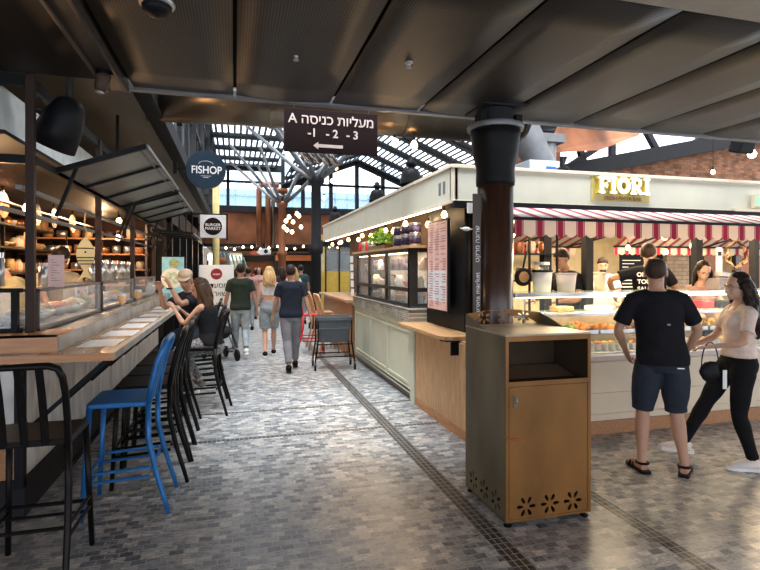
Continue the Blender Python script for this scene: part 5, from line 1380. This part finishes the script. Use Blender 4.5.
    # hair
    if hair:
        kind, hm2 = hair; h_ = MB(); n, mm = 20, 14
        vs = []
        if kind in ('short', 'thin'):
            lift = .006 if kind == 'short' else .0035
            def cap(u, v):
                th = u; x = math.sin(th)*math.cos(v); y = math.sin(th)*math.sin(v); z = math.cos(th)
                return hp(x*(.077+lift), -.014+y*(.095+lift), .032+z*(.093+lift*1.5))
            rows = 9; grid = []
            for i in range(rows):
                row = []
                for j in range(24):
                    a = 2*PI*j/24; front = max(0, math.sin(a)); back = max(0, -math.sin(a))
                    tmax = R(104+36*back-32*front+5*noise.noise(V((math.cos(a)*6, math.sin(a)*6, 0))))
                    t0 = R(0 if kind == 'short' else 36)
                    row.append(cap(t0+(tmax-t0)*i/(rows-1), a))
                grid.append(row)
            vs = [p for r in grid for p in r]; fs = [(i*24+j, i*24+(j+1) % 24, (i+1)*24+(j+1) % 24, (i+1)*24+j) for i in range(rows-1) for j in range(24)]
            if kind == 'short': vs = [p+(p-hd)*.05*noise.noise(p*40) for p in vs]
            h_.add(vs, fs).move(sc); h_.build('hair', hm2, t, smooth=True, solid=.003)
        elif kind == 'cap':
            h_.ball(hp(0, -.03, .01), (.08, .085, .075), 16, 12, hm).move(sc).build('hair', hm2, t, smooth=True)
        else:
            ln, wv = {'long': (.40, .03), 'curly': (.52, .05), 'mid': (.3, .012), 'bun': (.02, .0)}[kind]
            h_.ball(hp(0, -.028, .035), (.088, .098, .1), 20, 14, hm, disp=.1, fr=6)
            if kind == 'bun': h_.ball(hp(0, -.12, .05), .04)
            random.seed(int(H*1000))
            for j in range(34 if ln > .1 else 0):
                a = PI+PI*(j/33)*1.0; 
                a = PI-.35+(PI+.7)*(j/33) if kind in ('curly', 'long') else a
                x = math.cos(a)*(.082 if kind == 'mid' else .09); y = -.02+math.sin(a)*.09
                if kind == 'curly': fr_ = .05
                pts = []; L_ = ln*random.uniform(.8, 1.05)
                ph = random.uniform(0, 6)
                for q in range(10):
                    f = q/9
                    base = hp(x*(.95+.35*math.sin(f*2)), y*(1+.0*f)-.012*f, .04-f*0)
                    z = -L_*f
                    w_ = wv*math.sin(f*(19 if kind == 'curly' else 5)+ph)*f
                    pts.append(base+V((w_, -.05*math.sin(f*PI*.6)*1.0+wv*.8*math.cos(f*11+ph)*f, z))+V((0, .0, 0)))
                h_.tube(pts, [.016, .022, .024, .024, .023, .022, .02, .018, .014, .006], 6)
            h_.move(sc); h_.build('hair', hm2, t, vox=max(.007, vox*.8), sm=1)
    # shoes
    if shoes:
        kind, sm_ = shoes
        for i in (0, 1):
            fd = V(fdir[i]) if fdir else V((0, 1, 0)); fd.normalize(); A = ankles[i]; sdv = V((fd.y, -fd.x, 0)); upz = sdv.cross(fd)
            Z = -A.z if A.z < .1 else -.085
            s_ = MB()
            if kind == 'sandal':
                b1 = [(-.075, .034), (-.04, .042), (.04, .04), (.11, .05), (.16, .045), (.19, .02)]
                poly = [(w_, y) for y, w_ in b1]+[(-w_, y) for y, w_ in reversed(b1)]
                vs = []
                for z in (Z, Z+.022):
                    for x, y in poly: vs.append(A+sdv*x+fd*y+V((0, 0, z)))
                kk = len(poly); s_.add(vs, [tuple(range(kk-1, -1, -1)), tuple(range(kk, 2*kk))]+[(q, (q+1) % kk, kk+(q+1) % kk, kk+q) for q in range(kk)])
                s_.tube([A+sdv*math.cos(a)*.043+fd*(math.sin(a)*.045-.008)+V((0, 0, -.012)) for a in [q*PI/8 for q in range(16)]], .011, 6, closed=True)
                for y in (.06, .11): s_.tube([A+sdv*.044+fd*y+V((0, 0, Z+.02)), A+sdv*.03+fd*y+V((0, 0, -.02-y*.2)), A+sdv*-.03+fd*y+V((0, 0, -.02-y*.2)), A-sdv*.044+fd*y+V((0, 0, Z+.02))], .01, 6)
                s_.move(sc).build('sandal', sm_, t)
            else:
                dz = Z+.085
                s_.tube([A+fd*-.06+V((0, 0, -.035+dz)), A+fd*-.02+V((0, 0, -.02+dz)), A+fd*.04+V((0, 0, -.03+dz)), A+fd*.1+V((0, 0, -.045+dz)), A+fd*.16+V((0, 0, -.055+dz)), A+fd*.2+V((0, 0, -.06+dz))], [.036, .048, .05, .043, .034, .016], 12)
                if kind == 'boot': pass
                s_.move(sc); sh = s_.build('shoe', sm_, t, smooth=True)
                b1 = [(-.085, .034), (-.04, .042), (.04, .038), (.11, .048), (.17, .042), (.205, .018)]
                poly = [(w_, y) for y, w_ in b1]+[(-w_, y) for y, w_ in reversed(b1)]
                q_ = MB(); vs = []
                for z in (Z, Z+.028):
                    for x, y in poly: vs.append(A+sdv*x+fd*y+V((0, 0, z)))
                kk = len(poly); q_.add(vs, [tuple(range(kk-1, -1, -1)), tuple(range(kk, 2*kk))]+[(q, (q+1) % kk, kk+(q+1) % kk, kk+q) for q in range(kk)])
                q_.move(sc).build('sole', 'white' if kind == 'sneaker' else 'black', sh)
    info = dict(hp=hp, sp=sp, el=el, wr=wr, k=k, sc=sc, hm=hm, kn=kn, ank=ankles)
    return t, info
def faceto(dx, dy): return math.atan2(dy, dx)-PI/2

# man in the black T-shirt in front of the counter (back to us)
t, I = human('balding man in black T-shirt, dark shorts and sandals with his back to us', (3.33, 3.50, 0), R(-30)+R(4), 1.76, 'm', pel=(0, 0, .93), chest=(-.08, .0),
    feet=[(-.15, 0, .085), (.15, -.03, .085)], hands=[(-.22, .17, .93), (.22, .17, .93)], elb=[(-.9, -.5, 0), (.9, -.5, 0)], head=(0, .01, R(-18), R(-4)), fdir=[(-.25, 1, 0), (.45, 1, 0)],
    skinm=skin_a, shirt=cloth('black', (.010, .010, .013)), sleeve=.72, pants=cloth('dark_blue_grey', (.024, .029, .041)), plen=.55, pr=1.22, hair=('thin', hairm('thin_brown', (.045, .027, .02))), shoes=('sandal', M['stool']), vox=.007, belly=.03, shirt_hem=-.0,
    handcurl=.9)
t.scale = (1.03, 1.0, 1)
MB().move(I['sc']).box(-.012, .012, -.155, -.15, 1.2, 1.215).build('shirt_mark', 'grey', t)
MB().box(.06, .11, -.152, -.147, .865, .872).build('pocket_zip', 'steel', t)
# young woman in profile, facing left
ang = faceto(-.93, .36)
t, I = human('young woman with long dark curly hair, cream blouse and black trousers, in profile', (3.98, 3.42, 0), ang, 1.63, 'f', pel=(0, -.03, .93), chest=(0, -.04),
    feet=[(-.06, -.12, .085), (.12, .42, .10)], hands=[(-.12, .27, 1.09), (.10, .30, 1.07)], elb=[(-.6, -.8, -.4), (.6, -.8, -.4)], knee=[(0, 1, 0), (0, 1, .3)], head=(0, .03, R(8), R(8)), fdir=[(.1, 1, 0), (.4, 1, 0)],
    skinm=skin_b, shirt=cloth('cream_blouse', (.62, .5, .42)), top='blouse', sleeve=.62, shirt_hem=.07, pants=cloth('black_tight', (.008, .008, .009)), plen=1.0, pr=.97, hair=('curly', h_dark), shoes=('sneaker', mat('white_leather', (.68, .62, .58), .5)), vox=.007)
g = MB(); hp = I['hp']
for s in (-1, 1): g.tube([hp(s*.033+.024*math.cos(a), .098, .006+.018*math.sin(a)) for a in [q*PI/8 for q in range(16)]], .0025, 5, closed=True).tube([hp(s*.055, .095, .01), hp(s*.085, .0, .008)], .0025, 5)
g.tube([hp(-.01, .1, .008), hp(.01, .1, .008)], .0025, 5).move(I['sc']).build('glasses', 'steel', t)
ex = V((math.cos(ang), math.sin(ang), 0)); ey = V((-math.sin(ang), math.cos(ang), 0))
bp = V((3.98, 3.42, 0))+ex*-.12+ey*.25
tb = T('hand_bag', 'small black handbag carried by the young woman in profile', 'bag', (bp.x, bp.y, .84), ang)
MB().ball((0, 0, -.03), (.035, .08, .085), 16, 12, disp=.25, seed=3).build('bag_body', 'black', tb, smooth=True)
MB().tube([(0, .065*math.cos(a/14*PI), .02+.19*math.sin(a/14*PI)) for a in range(15)], .005, 6).build('strap', 'black', tb)
MB().box(-.075, -.068, -.09, -.06, -.15, .0).build('white_tag', 'white', tb)
# three walkers
lj = cloth('light_denim', (.3, .35, .38), .2, .2, 10); gd = cloth('grey_denim', (.2, .24, .26), .2, .25, 10); gp = cloth('grey_trousers', (.17, .17, .19), .2, .15)
t, I = human('man in dark green T-shirt and pale jeans walking away', (.1, 10.1, 0), R(4), 1.75, 'm', feet=[(-.07, .22, .085), (.08, -.26, .17)], knee=[(0, 1, 0), (0, 1, 0)], hands=[(-.30, .06, .84), (.3, -.05, .86)],
    skinm=skin_c, shirt=cloth('dark_green', (.022, .03, .022)), sleeve=.6, pants=lj, plen=.97, pr=1.0, hair=('short', h_dark), shoes=('sneaker', M['white']), vox=.011)
t, I = human('woman with long blonde hair, white crop top and grey denim shorts walking away', (.62, 10.05, 0), R(-2), 1.70, 'f', feet=[(-.08, -.16, .10), (.09, .18, .085)], hands=[(-.24, .05, .86), (.22, .02, .86)],
    skinm=skin_b, shirt=cloth('white_top', (.55, .53, .52)), top='crop', pants=gd, plen=.48, pr=1.3, hair=('mid', h_blond), shoes=('sneaker', M['black']), vox=.011)
t, I = human('man in navy T-shirt and grey trousers walking away, nearest of the walkers', (.87, 8.55, 0), R(-4), 1.72, 'm', feet=[(-.04, -.2, .11), (.08, .26, .085)], hands=[(-.3, .08, .86), (.32, -.02, .86)], head=(0, 0, R(-12)),
    skinm=skin_c, shirt=cloth('navy', (.013, .017, .027)), sleeve=.6, pants=gp, plen=.97, pr=1.08, hair=('short', h_dark), shoes=('shoe', M['black']), vox=.01)
# seated pair at the bar
ang = faceto(-.95, .35)
t, I = human('seated woman with long brown hair, black tank top and patterned trousers leaning on the bar', (-.31, 6.38, 0), ang, 1.66, 'f', pel=(0, -.06, .82), chest=(0, .16), feet=[(-.1, .14, .33), (.1, .14, .33)], knee=[(0, 1, .6), (0, 1, .6)],
    hands=[(-.12, .36, 1.26), (.08, .36, 1.22)], elb=[(-.25, -.2, -1), (.25, -.2, -1)], head=(0, .06, R(15), R(22)), skinm=skin_a, shirt=cloth('black_tank', (.01, .01, .012)), top='tank', pants=mat('patterned_cloth', (.16, .16, .16), .8, 0, .95, 45), plen=.97, pr=1.15,
    hair=('long', h_brown), shoes=('sneaker', M['grey']), vox=.009)
ang = faceto(-.75, -.65)
t, I = human('seated man in beige cap and dark T-shirt with elbows on the bar', (-.48, 7.12, 0), ang, 1.78, 'm', pel=(0, -.06, .82), chest=(0, .30), feet=[(-.12, .14, .33), (.12, .14, .33)], knee=[(-.3, 1, .6), (.3, 1, .6)],
    hands=[(-.1, .44, 1.42), (.12, .42, 1.36)], elb=[(-.2, .3, -1), (.2, .3, -1)], head=(0, .05, R(40), R(18)), skinm=skin_a, shirt=cloth('dark_navy', (.014, .016, .026)), sleeve=.6, pants=cloth('dark_jean', (.02, .024, .035)), plen=.97,
    hair=('cap', h_dark), shoes=('sneaker', M['grey']), vox=.009)
hp = I['hp']; g = MB()
vs = []; 
g.ball(hp(0, -.012, .072), (.086, .102, .068), 20, 12, I['hm'])
pr_ = [hp(.078*math.cos(a), .055+.095*math.sin(a), .052-.018*math.sin(a)) for a in [q*PI/10 for q in range(11)]]
g.add(pr_+[p+V((0, 0, .008)) for p in pr_], [tuple(range(11)), tuple(range(11, 22))]+[(i, i+1, 12+i, 11+i) for i in range(10)])
g.move(I['sc']).build('cap', cloth('beige_cap', (.45, .34, .23)), t, smooth=True)
w_ = I['wr'][0]; MB().tube([w_+V((.03*math.cos(a), .03*math.sin(a), -.04)) for a in [q*PI/6 for q in range(12)]], .01, 6, closed=True).move(I['sc']).build('wristwatch', 'black', t)
# people working in the kiosk
bt = cloth('black', (0, 0, 0))
t, I = human('server in black T-shirt bending over the counter at left inside the kiosk', (3.98, 5.62, .15), faceto(-1, -.15), 1.76, 'm', chest=(0, .16), hands=[(-.2, .38, 1.1), (.2, .4, 1.1)], head=(0, .06, R(0), R(20)), skinm=skin_c, shirt=bt, pants=cloth('dark_jean', (0, 0, 0)), hair=('short', h_dark), vox=.01)
t, I = human('bearded man in a pale shirt standing at the back of the kiosk', (5.45, 6.9, .15), faceto(-.5, -.8), 1.68, 'm', head=(0, .02, 0, R(12)), skinm=skin_b, shirt=cloth('pale_blue', (.5, .52, .55)), pants=cloth('dark_jean', (0, 0, 0)), hair=('short', h_dark), vox=.012, hands=[(-.2, .3, 1.05), (.2, .3, 1.05)])
hp = I['hp']; MB().ball(hp(0, .06, -.08), (.05, .045, .04), 12, 8, I['hm']).move(I['sc']).build('beard', h_dark, t, smooth=True)
t, I = human('server in black T-shirt with white back lettering, inside the kiosk', (4.85, 5.3, .15), faceto(.45, .9), 1.82, 'm', chest=(-.0, .0), hands=[(-.36, .12, 1.12), (.3, .2, .95)], elb=[(-1, -.3, 0), (1, -.5, 0)], head=(0, .02, R(-30), 0), skinm=skin_a, shirt=bt, pants=cloth('dark_jean', (0, 0, 0)), hair=('short', h_dark), vox=.01)
for i, s in enumerate(('ONE', 'TOUCH', 'SALE')[:3]): text('shirt_lettering', ('ONC', 'TOU', 'SALE')[i], .07, 'whiteletter', t, (-.1, -.152, 1.42-i*.085), bold=.002)
t, I = human('woman with dark hair looking down behind the counter at right inside the kiosk', (5.36, 5.05, .15), faceto(-.5, -.85), 1.60, 'f', chest=(0, .12), hands=[(-.16, .4, 1.08), (.14, .4, 1.08)], head=(0, .06, R(5), R(30)), skinm=skin_b, shirt=cloth('pinkish_top', (.4, .26, .22)), top='tank', pants=cloth('dark_jean', (0, 0, 0)), hair=('mid', h_dark), vox=.01)
# cooks at left
t, I = human('cook with dark hair in a beige shirt bent over behind the bar cases at left', (-1.98, 6.75, .08), faceto(.6, -.8), 1.84, 'm', chest=(0, .16), hands=[(-.2, .5, 1.0), (.2, .5, 1.0)], head=(0, .08, 0, R(40)), skinm=skin_a, shirt=cloth('beige_shirt', (.42, .33, .22)), pants=cloth('dark_jean', (0, 0, 0)), hair=('short', h_dark), vox=.012)
t, I = human('second cook in a yellowish beige shirt, back turned, at the far left behind the bar', (-2.02, 5.95, .05), faceto(-.9, .3), 1.84, 'm', chest=(0, .35), hands=[(-.2, .45, 1.0), (.2, .45, 1.0)], head=(0, .1, 0, R(50)), skinm=skin_a, shirt=cloth('khaki_shirt', (.4, .33, .16)), pants=cloth('dark_jean', (0, 0, 0)), hair=('short', h_dark), vox=.014)
# crowd in the distance
random.seed(12)
cc = [('red', (.3, .05, .04)), ('white_tee', (.55, .53, .5)), ('teal', (.035, .06, .065)), ('dusty_pink', (.4, .2, .18)), ('charcoal', (.04, .04, .045))]
crowd = [(.05, 15.5, 1.66, 'f', 'red', 'long', 0, 'person in red seen between the two nearer walkers'), (-.2, 14.2, 1.74, 'm', 'charcoal', 'short', 0, 'man in charcoal beyond the notice board'), (1.45, 13.6, 1.70, 'f', 'white_tee', 'mid', 0, 'fair-haired person in white beyond the navy T-shirt man'),
         (1.9, 15.8, 1.76, 'm', 'teal', 'short', 0, 'man in dark teal beside the orange column'), (.75, 17.5, 1.7, 'f', 'dusty_pink', 'long', 180, 'distant person in dusty pink coming this way'), (.3, 19.5, 1.76, 'm', 'charcoal', 'short', 180, 'distant man in charcoal coming this way'), (1.2, 20.5, 1.72, 'f', 'white_tee', 'mid', 0, 'distant fair-haired person in white'),
         (-.1, 22.5, 1.78, 'm', 'teal', 'short', 0, 'farthest man in teal'), (.9, 23.5, 1.7, 'f', 'red', 'long', 180, 'farthest person in red'), (.35, 14.6, 1.68, 'm', 'dusty_pink', 'short', 0, 'man in dusty pink between the green T-shirt and the blonde hair'), (1.0, 15.2, 1.72, 'm', 'charcoal', 'short', 180, 'man in charcoal coming this way beyond the blonde woman'), (1.5, 17.8, 1.7, 'f', 'red', 'long', 0, 'long-haired person in red beyond the fair-haired one'), (-.35, 18.0, 1.7, 'f', 'white_tee', 'mid', 180, 'fair-haired person in white coming this way at far left')]
for x, y, H, sx, c_, hr_, rz, lab in crowd:
    human(lab, (x, y, 0), R(rz+random.uniform(-15, 15)), H, sx, feet=[(-.1, .12, .085), (.1, -.1, .085)], skinm=random.choice((skin_a, skin_b, skin_c)), shirt=cloth(c_, dict(cc)[c_]), pants=random.choice((lj, gp, gd)), plen=.97, pr=1.0,
          hair=(hr_, h_blond if hr_ == 'mid' else h_dark), shoes=('shoe', M['black']), vox=.018)
# ================================================================ light and camera
w = bpy.data.worlds.new('sky'); S.world = w; w.use_nodes = True
wt = w.node_tree; bg = wt.nodes['Background']
tc = N(wt, 'ShaderNodeTexCoord'); nz = N(wt, 'ShaderNodeTexNoise', i_Scale=2.0, i_Detail=4.0); rp = ramp(wt, [(.35, (.62, .78, 1)), (.6, (1, 1, 1))])
wt.links.new(tc.outputs['Generated'], nz.inputs['Vector']); wt.links.new(nz.outputs['Fac'], rp.inputs['Fac']); wt.links.new(rp.outputs[0], bg.inputs[0])
bg.inputs[1].default_value = 3.4
lamp('SUN', 'soft_daylight', (3, 12, 14), 15.0, (.88, .95, 1), R(50), (R(8), R(-6), 0))
# strips and lamps of the stalls
for x in (3.3, 4.7, 6.1, 7.6):
    lamp('AREA', 'counter_strip_light', (x, 4.72, 1.35), 11, (1, .8, .55), 1.3, (R(0), 0, 0), .08)
    lamp('AREA', 'kiosk_ceiling_light', (x, 6.4, 2.45), 110, (1, .75, .47), 1.2, (0, 0, 0), 1.5)
    lamp('POINT', 'awning_bulb_light', (x, 4.8, 2.0), 20, (1, .72, .42), .06)
for y in (7.0, 8.3): lamp('AREA', 'cabinet_strip_light', (2.3, y, 1.87), 10, (1, .8, .6), .9, (0, 0, PI/2), .08)
for y in (6.1, 7.2, 8.4, 9.8, 11.4): lamp('POINT', 'fascia_bulb_light', (2.15, y, 2.2), 10, (1, .68, .38), .05)
for x in (0, 2.5): lamp('POINT', 'far_hall_light', (x, 30, 2.4), 260, (1, .75, .5), .3)
cam = bpy.data.cameras.new('camera'); co = bpy.data.objects.new('camera', cam); C.objects.link(co)
co.location = (0, 0, CZ); co.rotation_euler = (PI/2, 0, -YAW)
cam.sensor_width = 36; cam.lens = F/760*36; cam.shift_y = (HY-285)/760; cam.clip_start = .05; cam.clip_end = 200
S.camera = co
vs_ = S.view_settings; vs_.view_transform = 'Standard'; vs_.look = 'None'; vs_.gamma = 1; vs_.use_curve_mapping = False; vs_.exposure = 0.12
bpy.context.view_layer.update()
